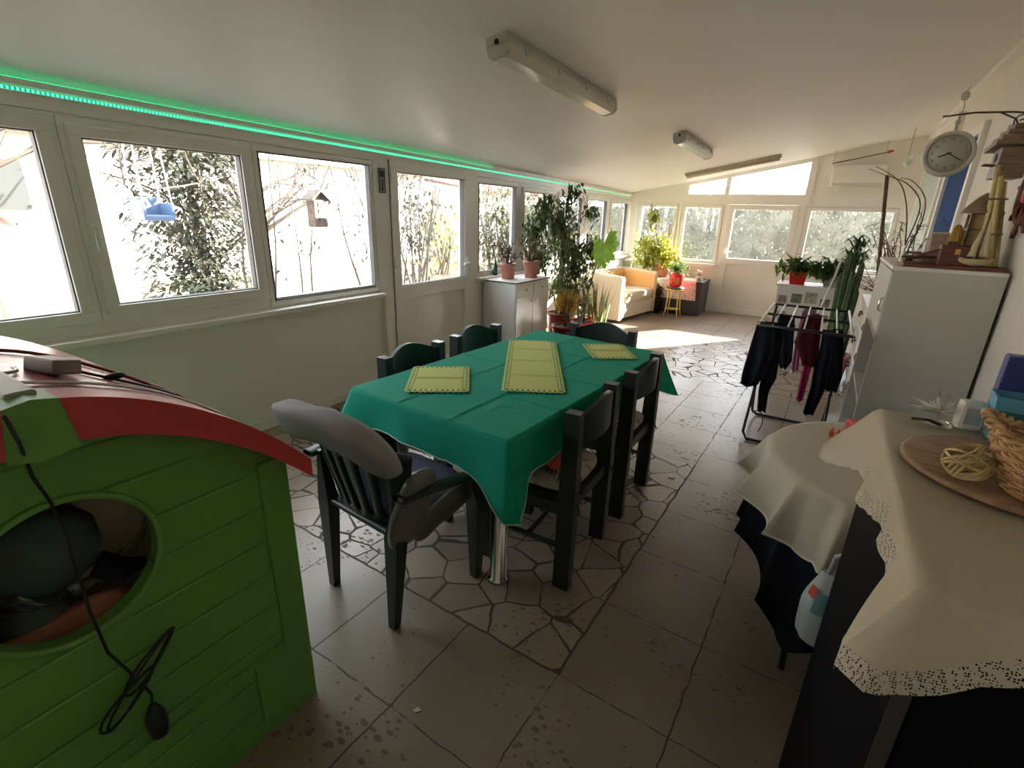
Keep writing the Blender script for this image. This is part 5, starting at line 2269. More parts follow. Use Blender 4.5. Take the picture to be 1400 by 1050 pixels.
m.tube([(-.345, 0, .12), (-.33, 0, .15)], .003, 6)
m.build('finial', 'clockrim', t)

t = thing('driftwood_bird_house', 'rough brown plank bird house fixed high on the house wall', 'bird house', (WR, 4.06, 1.86))
m = MB()
for k in range(4):
    z = .06 + .032 * k
    m.T = Matrix.Translation((0, 0, 0)) @ Matrix.Rotation(.05 * (k - 1.5), 4, 'X')
    m.box(-.16 + .02 * k, -.0, -.13 + .015 * k, .14 - .02 * k, z, z + .026, .004)
m.T = Matrix.Identity(4)
m.build('roof', 'driftwood', t)
m = MB()
m.box(-.12, 0, -.09, .09, -.10, .06, .004)
m.build('body', 'driftwood', t)
m = MB()
for y in (-.03, .02):
    m.tube([(-.11, y, -.03), (-.17, y, -.025)], .006, 6)
m.build('perch', 'wood', t)
m = MB()
m.lathe([(.025, 0), (.025, .002), (0, .002)], (0, 0, 0), 16)
m.v = [(-.1215 - p[2], p[0], p[1] + .01) for p in m.v]
m.build('entrance_hole', 'ink', t)

t = thing('ship_wheel', 'red-brown wooden ship wheel hung on the house wall', 'ship wheel', (WR - .03, 3.60, 1.66))
m = MB()
m.tube([(0, .135 * math.cos(a), .135 * math.sin(a)) for a in [2 * PI * k / 40 for k in range(40)]], .018, 10, close=True)
m.build('rim', 'redwood', t)
m = MB()
m.lathe([(.0, -.02), (.04, -.02), (.045, 0), (.04, .02), (0, .022)], n=20)
m.v = [(-p[2], p[0], p[1]) for p in m.v]
m.build('hub', 'redp', t)
for k in range(8):
    a = k * PI / 4 + .2
    c, s = math.cos(a), math.sin(a)
    MB().tube([(0, .03 * c, .03 * s), (0, .15 * c, .15 * s), (0, .16 * c, .16 * s), (0, .185 * c, .185 * s), (0, .215 * c, .215 * s)], [.009, .009, .008, .014, .010], 8).build('spoke', 'redwood', t)

# ================================================================== HOUSE SIDE: CABINETS
TX0, TX1, TY0, TY1, TZ = .325, .80, 3.50, 4.45, 1.28
t = thing('tall_cabinet', 'tall plain white cabinet with open side shelves, topped with nautical ornaments', 'cabinet', (TX0, TY0, 0))
w_, d_ = TX1 - TX0, TY1 - TY0
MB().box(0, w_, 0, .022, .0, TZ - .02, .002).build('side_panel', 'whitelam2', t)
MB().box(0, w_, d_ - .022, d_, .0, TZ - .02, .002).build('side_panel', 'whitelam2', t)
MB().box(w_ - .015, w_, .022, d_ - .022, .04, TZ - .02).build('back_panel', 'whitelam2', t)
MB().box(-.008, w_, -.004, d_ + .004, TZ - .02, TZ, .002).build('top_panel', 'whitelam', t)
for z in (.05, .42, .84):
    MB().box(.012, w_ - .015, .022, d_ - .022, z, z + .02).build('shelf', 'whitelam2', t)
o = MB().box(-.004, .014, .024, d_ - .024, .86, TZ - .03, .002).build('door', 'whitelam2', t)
MB().tube([(-.004, .06, 1.02), (-.02, .06, 1.03), (-.02, .06, 1.09), (-.004, .06, 1.10)], .005, 7).build('handle', 'steel', o)
t = thing('storage_box', 'dark brown lidded box on the open shelf of the tall cabinet', 'box', (.55, 3.95, .441))
MB().box(-.16, .16, -.3, .3, 0, .24, .006).build('body', mat('mauve_card', (.17, .13, .12), .7), t)
MB().box(-.165, .165, -.305, .305, .24, .265, .004).build('lid', mat('mauve_lid', (.13, .10, .095), .7), t)

DX0, DY0, DZ = .375, 4.50, .84
t = thing('drawer_chest', 'long low white chest of drawers with dark drop handles beyond the tall cabinet', 'chest of drawers', (DX0, DY0, 0))
L_ = 1.50
MB().box(.018, .43, 0, L_, .06, DZ - .02).build('body', 'whitelam', t)
MB().box(-.015, .435, -.005, L_ + .01, DZ - .02, DZ, .003).build('top_panel', 'whitelam', t)
MB().box(.04, .42, .02, L_ - .02, 0, .06).build('plinth', 'edge', t)
for r in range(3):
    for c in range(2):
        z0, y0 = .075 + .25 * r, .01 + .745 * c
        o = MB().box(0, .02, y0, y0 + .735, z0, z0 + .24, .004).build('drawer', 'whitelam', t)
        m = MB()
        for q in (.30, .44):
            m.tube([(0, y0 + q, z0 + .135), (-.016, y0 + q, z0 + .135)], .010, 8)
        m.tube([(-.016, y0 + .30, z0 + .135), (-.022, y0 + .32, z0 + .105), (-.022, y0 + .42, z0 + .105), (-.016, y0 + .44, z0 + .135)], .005, 7)
        m.build('handle', 'iron', o)

# things on the chest: shells, ornaments and dry branches
t = potted('dry_branch_plant', 'wild tangle of thorny dry branches in a pot on the white chest of drawers', 'plant', (.52, 5.35, DZ), .08, .10, .16, 'terracotta')
m, lf = MB(), MB()
for k in range(13):
    a = rnd(PI * .55, PI * 1.75)
    d = Vector((math.cos(a) * rnd(.1, .55), math.sin(a) * rnd(.1, .6), 1)).normalized()
    p = Vector((0, 0, .14))
    pts = [p.copy()]
    for q in range(7):
        d = (d + rdir() * .28).normalized()
        p = p + d * rnd(.06, .10)
        p.x = min(p.x, .24)
        pts.append(p.copy())
    m.tube(pts, [.008, .007, .006, .005, .004, .0035, .003, .002], 6)
    for q in range(14):
        s = random.choice(pts[2:])
        e = s + rdir() * rnd(.04, .11)
        m.tube([s, e], [.0022, .0008], 4)
    for q in range(5):
        s = random.choice(pts[3:])
        lf.leaf(s, rdir(), (0, 0, 1), rnd(.03, .05), .02)
for P in ([(0, -.05, .5), (-.06, -.10, .78), (-.16, -.15, .98), (-.34, -.10, 1.10)], [(0, -.05, .5), (.02, -.12, .80), (-.10, -.15, .96), (-.26, -.12, 1.03), (-.38, -.10, 1.08)],
          [(.02, 0, .4), (.06, -.08, .68), (.03, -.16, .86), (-.08, -.2, .98), (-.16, -.2, 1.0)]):
    Q = smooth(P)
    m.tube(Q, [.0065 - .0045 * k / len(Q) for k in range(len(Q))], 6)
m.build('stem', 'bark', t)
lf.build('foliage', 'leaf_brown', t)
t = potted('thorn_bush', 'dense low thicket of thorny twigs with reddish leaves on the drawer chest', 'plant', (.445, 4.93, DZ), .05, .065, .10, 'terracotta')
m, lf = MB(), MB()
for k in range(34):
    a = rnd(0, 2 * PI)
    d = Vector((math.cos(a) * rnd(.1, .7), math.sin(a) * rnd(.1, .9), 1)).normalized()
    p = Vector((0, 0, .08))
    pts = [p.copy()]
    for q in range(6):
        d = (d + rdir() * .38).normalized()
        p = p + d * rnd(.04, .085)
        p.z = max(p.z, .04)
        pts.append(p.copy())
    m.tube(pts, [.005, .0045, .004, .0035, .003, .002, .001], 5)
    for q in range(8):
        s0 = random.choice(pts[1:])
        m.tube([s0, s0 + rdir() * rnd(.03, .09)], [.002, .0008], 4)
    for q in range(3):
        lf.leaf(random.choice(pts[2:]), rdir(), (0, 0, 1), rnd(.025, .045), .018)
m.build('stem', 'bark', t)
lf.build('foliage', mat('reddish_leaf', (.30, .12, .08), .6, var=.4, vscale=20, transl=.3), t)
t = thing('support_cane', 'straight brown wooden cane standing upright among the dry branches', 'cane', (0, 0, 0))
a0, a1 = at(1200, 378, 1, 5.2), at(1213, 240, 1, 5.2)
dv = a1 - a0
a0 = a0 - dv * ((a0.z - DZ - .0) / dv.z)
MB().tube([a0, (a0 + a1) / 2, a1], .014, 8).build('pole', 'wood', t)
for i, (x, y, s, lb) in enumerate(((.45, 4.72, 1.0, 'large pale conch shell on the near end of the white drawer chest'),
                                   (.56, 4.95, .8, 'smaller pinkish shell behind the large conch on the drawer chest'),
                                   (.44, 5.05, .7, 'small whitish shell at the front edge of the drawer chest, below the branches'),
                                   (.62, 4.68, .9, 'pale spiral shell between the large conch and the tall cabinet'))):
    t = thing('sea_shell', lb, 'shell', (x, y, DZ), rnd(0, 6), 'shells on the drawer chest')
    m = MB()
    n = 60
    P = []
    Rr = []
    for k in range(n):
        f = k / (n - 1)
        r = (.005 + .05 * f ** 1.5) * s
        an = f * 4.2 * 2 * PI
        P.append((r * math.cos(an), -.10 * s * (1 - f), .066 * s + r * math.sin(an)))
        Rr.append((.004 + .026 * f) * s)
    zmin = min(p[2] - r for p, r in zip(P, Rr))
    m.tube([(p[0], p[1], p[2] - zmin) for p in P], Rr, 10)
    m.build('spiral', 'shell', t)
for i, (x, y, h, lb, mt) in enumerate(((.60, 5.65, .30, 'tall pale carved figurine at the far end of the drawer chest', 'shell'), (.50, 5.80, .22, 'pinkish vase beside the carved figurine on the drawer chest', 'terracotta'),
                                       (.68, 5.05, .34, 'slender whitish vase against the wall above the drawer chest', 'shell'))):
    t = thing('ornament_vase' if i else 'figurine', lb, 'vase' if i else 'figurine', (x, y, DZ))
    MB().lathe([(0, 0), (.05, 0), (.058, h * .25), (.035, h * .55), (.02, h * .75), (.034, h * .95), (.03, h), (.018, h * .98), (0, h * .9)], n=20).build('body', mt, t)
    if i == 0:
        MB().ellipsoid((0, 0, h + .02), (.028, .028, .034), 14, 10).build('head', mt, t)

# ornaments on the tall cabinet ------------------------------------------------
ZT = TZ + .001
t = thing('ornament_tray', 'dark brown wooden board lying on top of the tall cabinet under the ornaments', 'board', (.575, 3.68, ZT))
MB().box(-.215, .215, -.15, .15, 0, .018, .004).build('plank', 'redwood', t)
ZT2 = ZT + .0185


def Ax(px, Y):
    return at(px, 345, 1, Y).x


t = thing('driftwood_bundle', 'low heap of weathered driftwood sticks at the aisle end of the tall cabinet top', 'driftwood', (Ax(1258, 3.66), 3.66, ZT2))
for k in range(11):
    m = MB()
    a = rnd(-1.1, 1.1)
    L = rnd(.035, .085)
    z = .012 + .017 * (k // 4)
    x, y = rnd(-.04, .05), -.05 + .033 * (k % 4)
    c, s_ = math.cos(a), math.sin(a)
    up = rnd(.0, .035) if k > 7 else rnd(0, .008)
    r = rnd(.006, .013)
    m.tube([(x - L * c, y - L * s_ * .5, z), (x - L * c * .3, y - .2 * L * s_, z + .004), (x + L * c * .4, y + L * s_ * .2, z + up * .6), (x + L * c, y + L * s_ * .5, z + up)], [r * .6, r, r * .9, r * .5], 7)
    m.build('stick', ('driftwood', 'wood', 'redwood')[k % 3], t)
for k, (x, y, h) in enumerate(((-.075, -.02, .06), (.085, -.05, .085))):
    MB().lathe([(0, 0), (.014, 0), (.016, h * .3), (.007, h * .6), (.012, h * .85), (0, h)], (x, y, 0), 12).build('turned_peg', 'redwood' if k else 'shell', t)
t = thing('wooden_trunk', 'small red-brown wooden trunk in the middle of the tall cabinet top', 'box', (Ax(1308, 3.58), 3.60, ZT2))
MB().box(-.068, .068, -.04, .04, 0, .075, .005).build('body', 'redwood', t)
m = MB()
m.prism([(-.042, .075), (-.036, .095), (0, .105), (.036, .095), (.042, .075)], 0, -.07, .07)
m.build('lid', 'redwood', t)
MB().box(-.012, .012, -.046, -.039, .055, .085, .003).build('clasp', 'brass', t)
t = thing('brass_bell', 'shiny brass ship bell glinting behind the small wooden trunk', 'bell', (Ax(1300, 3.74), 3.74, ZT2))
MB().box(-.03, .03, -.03, .03, 0, .12, .004).build('stand', 'wood', t)
m = MB()
m.lathe([(.040, .12), (.036, .135), (.025, .165), (.020, .195), (.009, .207), (0, .209)], n=24)
m.lathe([(.0, .12), (.040, .12)], n=24)
m.build('bell', 'brass', t)
t = thing('photo_frame', 'small pale framed picture leaning behind the driftwood sticks', 'picture frame', (Ax(1283, 3.78), 3.79, ZT2), 0, rot=(-.22, 0, .1))
MB().box(-.05, .05, 0, .008, 0, .17, .003).build('frame', 'shell', t)
MB().box(-.04, .04, -.002, .001, .012, .158).build('picture', mat('faded_print', (.46, .33, .26), .6, var=.3, vscale=25), t)
t = thing('thatched_lantern', 'wooden lantern house with thatched roof on the tall cabinet, against the house wall', 'lantern', (Ax(1326, 3.80), 3.80, ZT2))
MB().box(-.055, .055, -.055, .055, 0, .012, .003).build('base', 'wood', t)
m = MB()
for sx in (-1, 1):
    for sy in (-1, 1):
        m.box(sx * .045 - .007, sx * .045 + .007, sy * .045 - .007, sy * .045 + .007, .012, .27)
for z in (.09, .18, .262):
    m.box(-.05, .05, -.052, .052, z, z + .010)
m.build('posts', 'driftwood', t)
MB().box(-.038, .038, -.038, .038, .012, .265).build('inner_panel', 'straw', t)
m = MB()
m.lathe([(.095, .27), (.075, .305), (.035, .355), (.008, .375), (0, .376)], n=14)
m.lathe([(0, .27), (.095, .27)], n=14)
m.build('thatched_roof', 'driftwood', t)
MB().ellipsoid((.02, 0, .378), (.012, .012, .010), 10, 8).build('finial', 'wood', t)
t = thing('model_sailboat', 'small model sailboat with two cream sails on the tall cabinet', 'model boat', (Ax(1338, 3.56), 3.57, ZT2), .15)
m = MB()
m.grid(lambda u, v: ((-.075 + .15 * u), (.028 * math.sin(PI * min(1, u * .95 + .03)) ** .6) * math.cos(PI * v), .038 + .008 * (2 * u - 1) ** 2 - (.036 * math.sin(PI * v)) * math.sin(PI * min(1, u * .9 + .05)) ** .4), 20, 10)
m.build('hull', 'sail', t)
MB().box(-.068, .066, -.022, .022, .034, .040).build('deck', 'straw', t)
MB().tube([(.0, 0, .036), (0, 0, .27)], .0032, 7).build('mast', 'wood', t)
for nm, pts in (('sail', [(.006, .05), (.006, .262), (.050, .05)]), ('sail', [(-.006, .05), (-.006, .235), (-.046, .05)])):
    m = MB()

    def sl(u, v):
        a, b_, c_ = pts
        x = a[0] + (c_[0] - a[0]) * u * (1 - v)
        z = a[1] + (b_[1] - a[1]) * v
        return (x, -.016 * math.sin(PI * u) * (1 - v), z)
    m.grid(sl, 10, 12)
    m.build(nm, 'sail', t, solid=.0015)
t = thing('bamboo_bundle', 'bundle of yellow bamboo canes leaning on the house wall above the tall cabinet', 'bamboo', (Ax(1362, 3.62) - .01, 3.66, ZT2))
top = at(1372, 215, 1, 3.78) - Vector((Ax(1362, 3.62) - .01, 3.66, ZT2))
for k, (ox, oy) in enumerate(((-.03, 0), (.0, -.02), (.03, .005), (.005, .03), (-.02, .03))):
    m = MB()
    n = 5
    f1 = rnd(.78, 1.0)
    P, Rr = [], []
    for q in range(n):
        for e in (0, .06, .94):
            f = (q + e) / n * f1
            P.append((ox * (1 - .5 * f) + top.x * f, oy + top.y * f, top.z * f))
            Rr.append((.018 if e == 0 else .0155) * (1.1 - .35 * f))
    m.tube(P, Rr, 10)
    m.build('cane', 'bamboo', t)
m = MB()
for f in (.30, .62):
    m.tube([(top.x * f + .042 * math.cos(a), top.y * f + .008 + .045 * math.sin(a), top.z * f) for a in [2 * PI * k / 24 for k in range(24)]], .005, 6, close=True)
m.build('binding', 'wood', t)
t = thing('carved_pennant', 'narrow brown pointed carving standing beside the blue door frame', 'carving', (Ax(1316, 4.1), 4.05, ZT))
m = MB()
m.prism([(-.035, 0), (.035, 0), (.030, .14), (.004, .34), (-.004, .34), (-.03, .14)], 1, -.012, .012)
m.build('blade', 'wood', t)
MB().box(-.045, .045, -.035, .035, 0, .02, .004).build('base', 'redwood', t)

# plant stand with patchwork front ----------------------------------------------
SX, SY = -.14, 6.28
t = thing('plant_stand', 'white plant stand with patchwork of small pictures on its front, before the far window', 'plant stand', (SX, SY, 0))
MB().box(-.27, .27, -.02, .36, .0, .82, .004).build('body', 'whitelam', t)
MB().box(-.285, .285, -.035, .37, .82, .845, .004).build('top_panel', 'whitelam', t)
cols = [(.30, .22, .18), (.16, .20, .12), (.42, .36, .30), (.22, .16, .12), (.36, .28, .26), (.14, .13, .11)]
q = 0
for r in range(3):
    for c in range(4):
        if (r + c) % 3 == 2 and r:
            continue
        x = -.20 + .135 * c + .02 * (r % 2)
        z = .70 - .17 * r + .02 * ((c * 7) % 3 - 1)
        sz = .042 + .008 * ((r * 3 + c) % 3)
        MB().box(x - sz, x + sz, -.026, -.019, z - sz, z + sz, .002).build('picture_tile', mat('picture_tile_%d' % q, cols[q % 6], .5, var=.5, vscale=30), t)
        q += 1


def rpot(name, label, loc, s, h, pm, n, r, hz):
    t = thing(name, label, 'plant', loc)
    m = MB()
    k0 = s * .78
    vs = [(-k0, -k0, 0), (k0, -k0, 0), (k0, k0, 0), (-k0, k0, 0), (-s, -s, h), (s, -s, h), (s, s, h), (-s, s, h)]
    m.add(vs, [(3, 2, 1, 0), (0, 1, 5, 4), (1, 2, 6, 5), (2, 3, 7, 6), (3, 0, 4, 7)])
    i = s * .9
    m.add([(-s, -s, h), (s, -s, h), (s, s, h), (-s, s, h), (-i, -i, h), (i, -i, h), (i, i, h), (-i, i, h), (-i, -i, h - .03), (i, -i, h - .03), (i, i, h - .03), (-i, i, h - .03)],
          [(0, 1, 5, 4), (1, 2, 6, 5), (2, 3, 7, 6), (3, 0, 4, 7), (4, 5, 9, 8), (5, 6, 10, 9), (6, 7, 11, 10), (7, 4, 8, 11), (8, 9, 10, 11)])
    m.build('pot', pm, t)
    m = MB()
    leaves_in(m, lambda: in_ell((0, 0, hz), r, .1), n, .10, .038, .35)
    m.build('foliage', 'leaf_mid', t)
    return t


rpot('trailing_plant', 'bushy green plant in a bright red square pot on the patchwork stand', (-.235, 6.36, .8455), .088, .135, 'redpot', 330, (.25, .19, .12), .20)
rpot('trailing_plant', 'bushy green plant without a red pot, next to the cactus on the patchwork stand', (.075, 6.44, .8455), .075, .11, 'whitelam2', 380, (.22, .2, .15), .19)
t = thing('white_pole', 'thin white pole leaning against the patchwork plant stand', 'pole', (0, 0, 0))
MB().tube([(-.09, 5.72, 0.0), (.10, 6.21, .96), (.125, 6.235, 1.16)], .013, 8).build('rod', 'whitemetal', t)
t = potted('column_cactus', 'cluster of tall ribbed column cacti in a pot before the drawer chest', 'plant', (.215, 5.62, 0), .13, .15, .30, 'terracotta')
M['spine'] = mat('pale_spines', (.42, .42, .28), .6)
for k, (x, y, h) in enumerate(((-.035, -.03, 1.02), (.0, .045, 1.12), (.045, -.03, .92), (-.055, .03, .80), (.055, .03, .66), (.005, -.06, .84))):
    m = MB()

    def cc(u, v):
        a = 2 * PI * u
        r = (.022 + .005 * math.cos(7 * a)) * (1 if v < .9 else math.sqrt(max(0, 1 - ((v - .9) / .1) ** 2)) * .98 + .0)
        return (x + .05 * x / .08 * v * .6 + r * math.cos(a), y + r * math.sin(a), .26 + h * v)
    m.grid(cc, 42, 24, True, True)
    m.build('column', 'cactus', t)
m = MB()
for k in range(34):
    a = rnd(0, 2 * PI)
    s0 = Vector((rnd(-.06, .06), rnd(-.04, .04), rnd(1.12, 1.34)))
    m.tube([s0, s0 + Vector((math.cos(a) * .05, math.sin(a) * .05, .06)), s0 + Vector((math.cos(a) * .10, math.sin(a) * .10, .02))], [.009, .006, .002], 5)
m.build('arching_shoots', 'cactus', t)

# drying rack --------------------------------------------------------------------
t = thing('drying_rack', 'black metal folding drying rack with white rods standing in the aisle', 'drying rack', (0, 0, 0))
xa, xb = -.275, .205
for y in (3.30, 3.76, 4.25):
    MB().tube([(xa, y, .90), (xb, y, .90)], .009, 8).build('cross_bar', 'blackmetal', t)
for k, x in enumerate((xa, -.20, -.12, -.035, .05, .13, xb)):
    MB().tube([(x, 3.30, .905), (x, 4.25, .905)], .0055 if 0 < k < 6 else .008, 7).build('rod', 'whitemetal', t)


def rounded_U(yb, yt, zt):
    P = [(xa + .02, yt, zt), (xa, yb + (yt - yb) * .12, zt * .12), (xa, yb + (yt - yb) * .05, zt * .05 + .006), (xa + .03, yb, .011), (xb - .03, yb, .011),
         (xb, yb + (yt - yb) * .05, zt * .05 + .006), (xb, yb + (yt - yb) * .12, zt * .12), (xb - .02, yt, zt)]
    return P


MB().tube(rounded_U(3.66, 4.22, .89), .010, 8).build('leg_frame', 'blackmetal', t)
MB().tube(rounded_U(4.23, 3.34, .89), .010, 8).build('leg_frame', 'blackmetal', t)
m = MB()
m.tube([(xa + .06 + .045 * math.cos(a), 3.80 + .09 * math.sin(a), .10 + .06 * math.sin(a)) for a in [PI * k / 12 for k in range(-3, 10)]], .004, 6)
m.build('wire_brace', 'blackmetal', t)


def garment(name, label, cat, Y, rows, mt, th=.018, wav=.010, seed=0, over=True):
    """cloth hanging from a rod at depth Y, given as edges at successive heights"""
    R = []
    for (py, x0, x1) in rows:
        a, c = at(x0, py, 1, Y), at(x1, py, 1, Y)
        R.append(((a.z + c.z) / 2, a.x, c.x))
    zt = .915
    R[0] = (zt, R[0][1], R[0][2])
    t = thing(name, label, cat, (R[0][1], Y, 0), 0, 'washing on the drying rack')
    n, nu = len(R) - 1, 14

    def fn(side):
        def g(u, v):
            k = v * n
            i = min(int(k), n - 1)
            f = k - i
            z = R[i][0] + (R[i + 1][0] - R[i][0]) * f
            xl = R[i][1] + (R[i + 1][1] - R[i][1]) * f
            xr = R[i][2] + (R[i + 1][2] - R[i][2]) * f
            x = xl + (xr - xl) * u
            wv = wav * math.sin(u * 11 + seed + z * 5) * min(1, v * 3) + .006 * noise.noise(Vector((x * 18, z * 18, seed)))
            y = side * (th * (math.sin(PI * min(max(u, .04), .96)) ** .35) * (.35 + .65 * min(1, v * 4))) + wv
            zz = z + .008 * math.sin(u * 9 + seed) * (v > .97)
            return (x - R[0][1], y, zz)
        return g
    m = MB()
    A, B = fn(-1), fn(1)
    m.grid(A, nu, 26)
    m.grid(lambda u, v: B(1 - u, v), nu, 26)
    m.grid(lambda u, v: tuple(Vector(A(0, v)).lerp(Vector(B(0, v)), 1 - u)), 1, 26)
    m.grid(lambda u, v: tuple(Vector(A(1, v)).lerp(Vector(B(1, v)), u)), 1, 26)
    m.grid(lambda u, v: tuple(Vector(A(u, 0)).lerp(Vector(B(u, 0)), 1 - v)), nu, 1)
    m.grid(lambda u, v: tuple(Vector(A(u, 1)).lerp(Vector(B(u, 1)), v)), nu, 1)
    m.build('fabric', mt, t, weld=True, smooth=True)
    return t


garment('cardigan', 'navy cardigan at the open-floor corner of the drying rack', 'garment', 3.33, [(440, 1036, 1062), (480, 1024, 1060), (510, 1015, 1046), (527, 1012, 1034)], 'navy', .02, .012, 1)
garment('leggings', 'narrow black leggings hanging lowest beside the navy cardigan', 'garment', 3.37, [(440, 1046, 1074), (480, 1045, 1067), (515, 1041, 1062), (535, 1037, 1051), (562, 1035, 1047)], 'navy2', .014, .006, 2)
garment('long_sleeve', 'dark sweater with a hanging rounded sleeve behind the black leggings', 'garment', 3.70, [(436, 1062, 1086), (470, 1062, 1085), (492, 1063, 1083), (503, 1066, 1075)], 'navy2', .02, .006, 3)
garment('top', 'burgundy top with pointed edge in the middle of the drying rack', 'garment', 3.79, [(440, 1100, 1113), (455, 1092, 1113), (470, 1085, 1112), (484, 1092, 1111), (500, 1096, 1109)], 'burg', .012, .008, 4)
garment('top', 'second burgundy top nearer the navy trousers on the drying rack', 'garment', 3.84, [(440, 1110, 1124), (470, 1107, 1121), (500, 1099, 1117)], 'burg', .012, .008, 5)
garment('scarf', 'magenta strip of cloth hanging lowest under the burgundy tops', 'garment', 3.90, [(440, 1108, 1118), (500, 1098, 1110), (548, 1088, 1097)], 'magenta', .008, .005, 6)
garment('scarf', 'pale pink strip of cloth left of the magenta one on the drying rack', 'garment', 3.95, [(440, 1094, 1102), (470, 1087, 1096), (507, 1081, 1091)], 'pinkc', .008, .005, 7)
garment('trousers', 'long navy trousers on the drying rack, longest garment next to the drawer chest', 'garment', 3.33, [(446, 1126, 1143), (480, 1120, 1140), (500, 1113, 1137), (530, 1108, 1129), (566, 1097, 1112)], 'navy', .018, .010, 8)
garment('shorts', 'short dark garment beside the long navy trousers on the drying rack', 'garment', 3.40, [(452, 1138, 1153), (490, 1138, 1153), (515, 1133, 1151), (534, 1128, 1144)], 'navy2', .016, .008, 9)

# round table ----------------------------------------------------------------------
RC, RR = Vector((.345, 1.90, 0)), .385
t = thing('round_table', 'small round table on thin dark folding legs under two cloths', 'table', RC)
MB().lathe([(0, .722), (RR - .01, .722), (RR, .728), (RR, .738), (RR - .004, .742), (0, .742)], n=64).build('tabletop', 'wood', t)
for k in range(2):
    s = -1 if k else 1
    for x in (-.2, .2):
        MB().tube([(x, s * .25, .0), (x, -s * .22, .72)], .011, 8).build('leg', 'blackmetal', t)
MB().tube([(-.2, 0, .36), (.2, 0, .36)], .009, 8).build('stretcher', 'blackmetal', t)


def round_cloth(name, label, cat, zt, r0, dropf, nf, amp, flare, mt, hemmt, ph=0, rows=12, sharp=1.0, bump_r=0.0):
    t = thing(name, label, cat, RC)
    n = 288
    m = MB()
    V, F = [], []
    rings = [0, .2, .5, .8, .95, 1.0]
    V.append(Vector((0, 0, zt)))
    prev = None
    for q in rings[1:]:
        cur = []
        for k in range(n):
            a = 2 * PI * k / n
            V.append(Vector((r0 * q * math.cos(a), r0 * q * math.sin(a), zt - (.003 if q == 1.0 else 0))))
            cur.append(len(V) - 1)
        for k in range(n):
            if prev is None:
                F.append((0, cur[k], cur[(k + 1) % n]))
            else:
                F.append((prev[k], cur[k], cur[(k + 1) % n], prev[(k + 1) % n]))
        prev = cur
    for r in range(1, rows + 1):
        tt = r / rows
        cur = []
        for k in range(n):
            a = 2 * PI * k / n
            fo = 1 - 2 * abs(math.sin(.5 * nf * a + ph + .45 * math.sin(3 * a))) ** .75 + .25 * math.sin(nf * .5 * a + 1)
            rr = r0 + bump_r + flare * tt + amp * max(-.8, fo) * tt ** .8
            d = dropf(a)
            V.append(Vector((rr * math.cos(a), rr * math.sin(a), zt - .003 - d * tt * (1 - .05 * fo * tt))))
            cur.append(len(V) - 1)
        for k in range(n):
            q = (k + 1) % n
            F.append((prev[k], cur[k], cur[q], prev[q]))
        prev = cur
    m.add([tuple(v) for v in V], F, True)
    m.build('cloth', mt, t, weld=True, smooth=True)
    if hemmt:
        MB().tube([tuple(V[i]) for i in prev], .0042, 5, close=True).build('hem', hemmt, t)
    return t


def corner(a, a0):
    c = math.cos(2 * (a - a0))
    return c * c * c * c


A0 = math.radians(-121)
round_cloth('under_cloth', 'long navy black undercloth hanging below the cream cloth on the round table', 'tablecloth', .7445, RR + .002,
            lambda a: .33 + .22 * corner(a, A0), 14, .036, .045, 'navycloth', None, 1.1)
round_cloth('round_tablecloth', 'cream cloth with gathered folds and scalloped hem on the round table', 'tablecloth', .7485, RR + .006,
            lambda a: .165 + .035 * corner(a, A0), 14, .042, .058, 'cream', mat('white_crochet_edge', (.66, .63, .54), .85), 1.1, bump_r=.008)
t = thing('dried_bouquet', 'bunch of dried stalks with orange-red flower heads on the round table', 'bouquet', (.245, 1.99, .7495), math.radians(165))
m, fl = MB(), MB()
for k in range(26):
    a = rnd(-.35, .35)
    L = rnd(.10, .20)
    m.tube([(-.10, a * .05, .012 + rnd(0, .012)), (-.10 + L * .6 * math.cos(a), L * .6 * math.sin(a), .02 + rnd(0, .02)), (-.10 + L * math.cos(a), L * math.sin(a), .015 + rnd(0, .025))], [.003, .0025, .0012], 5)
m.build('stalks', 'straw', t)
for k in range(9):
    c = Vector((rnd(.02, .11), rnd(-.05, .05), rnd(.018, .04)))
    for q in range(14):
        fl.leaf(c, rdir() + Vector((0, 0, .3)), (0, 0, 1), rnd(.014, .022), .010)
fl.build('flower_heads', 'petal', t)
t = thing('red_candle', 'short square red candle on the round table beside the dried stalks', 'candle', (.225, 2.15, .7495), .3)
MB().box(-.035, .035, -.03, .03, 0, .045, .005).build('wax', 'candle', t)
MB().tube([(0, 0, .044), (.002, 0, .056)], .0015, 5).build('wick', 'ink', t)

# tall dark cabinet with the lace cloth -------------------------------------------------
KX0, KX1, KY0, KY1, KZ = .168, .765, .625, 1.268, 1.118
t = thing('black_cabinet', 'chest-high black cabinet by the house wall, under the lace-edged cream cloth', 'cabinet', (KX0, KY0, 0))
kw, kd = KX1 - KX0, KY1 - KY0
MB().box(0, .02, 0, kd, 0.02, KZ - .022).build('side_panel', 'black', t)
MB().box(kw - .02, kw, 0, kd, 0.02, KZ - .022).build('side_panel', 'black', t)
MB().box(.02, kw - .02, kd - .012, kd, .04, KZ - .022).build('back_panel', 'black', t)
MB().box(-.006, kw, -.006, kd, KZ - .022, KZ, .003).build('top_panel', 'black', t)
MB().box(.02, kw - .02, .01, kd - .012, .04, .06).build('shelf', 'black', t)
MB().box(.02, kw - .02, .03, kd - .012, .55, .57).build('shelf', 'black', t)
MB().box(.001, .019, -.002, .0, .02, KZ - .022).build('edge_band', 'edge', t)
for x in (.03, kw - .03):
    for y in (.03, kd - .03):
        MB().box(x - .025, x + .025, y - .025, y + .025, 0, .02).build('foot', 'blackmetal', t)
o = MB().box(.022, kw - .022, .0, .018, .062, KZ - .03, .002).build('door', 'black', t)
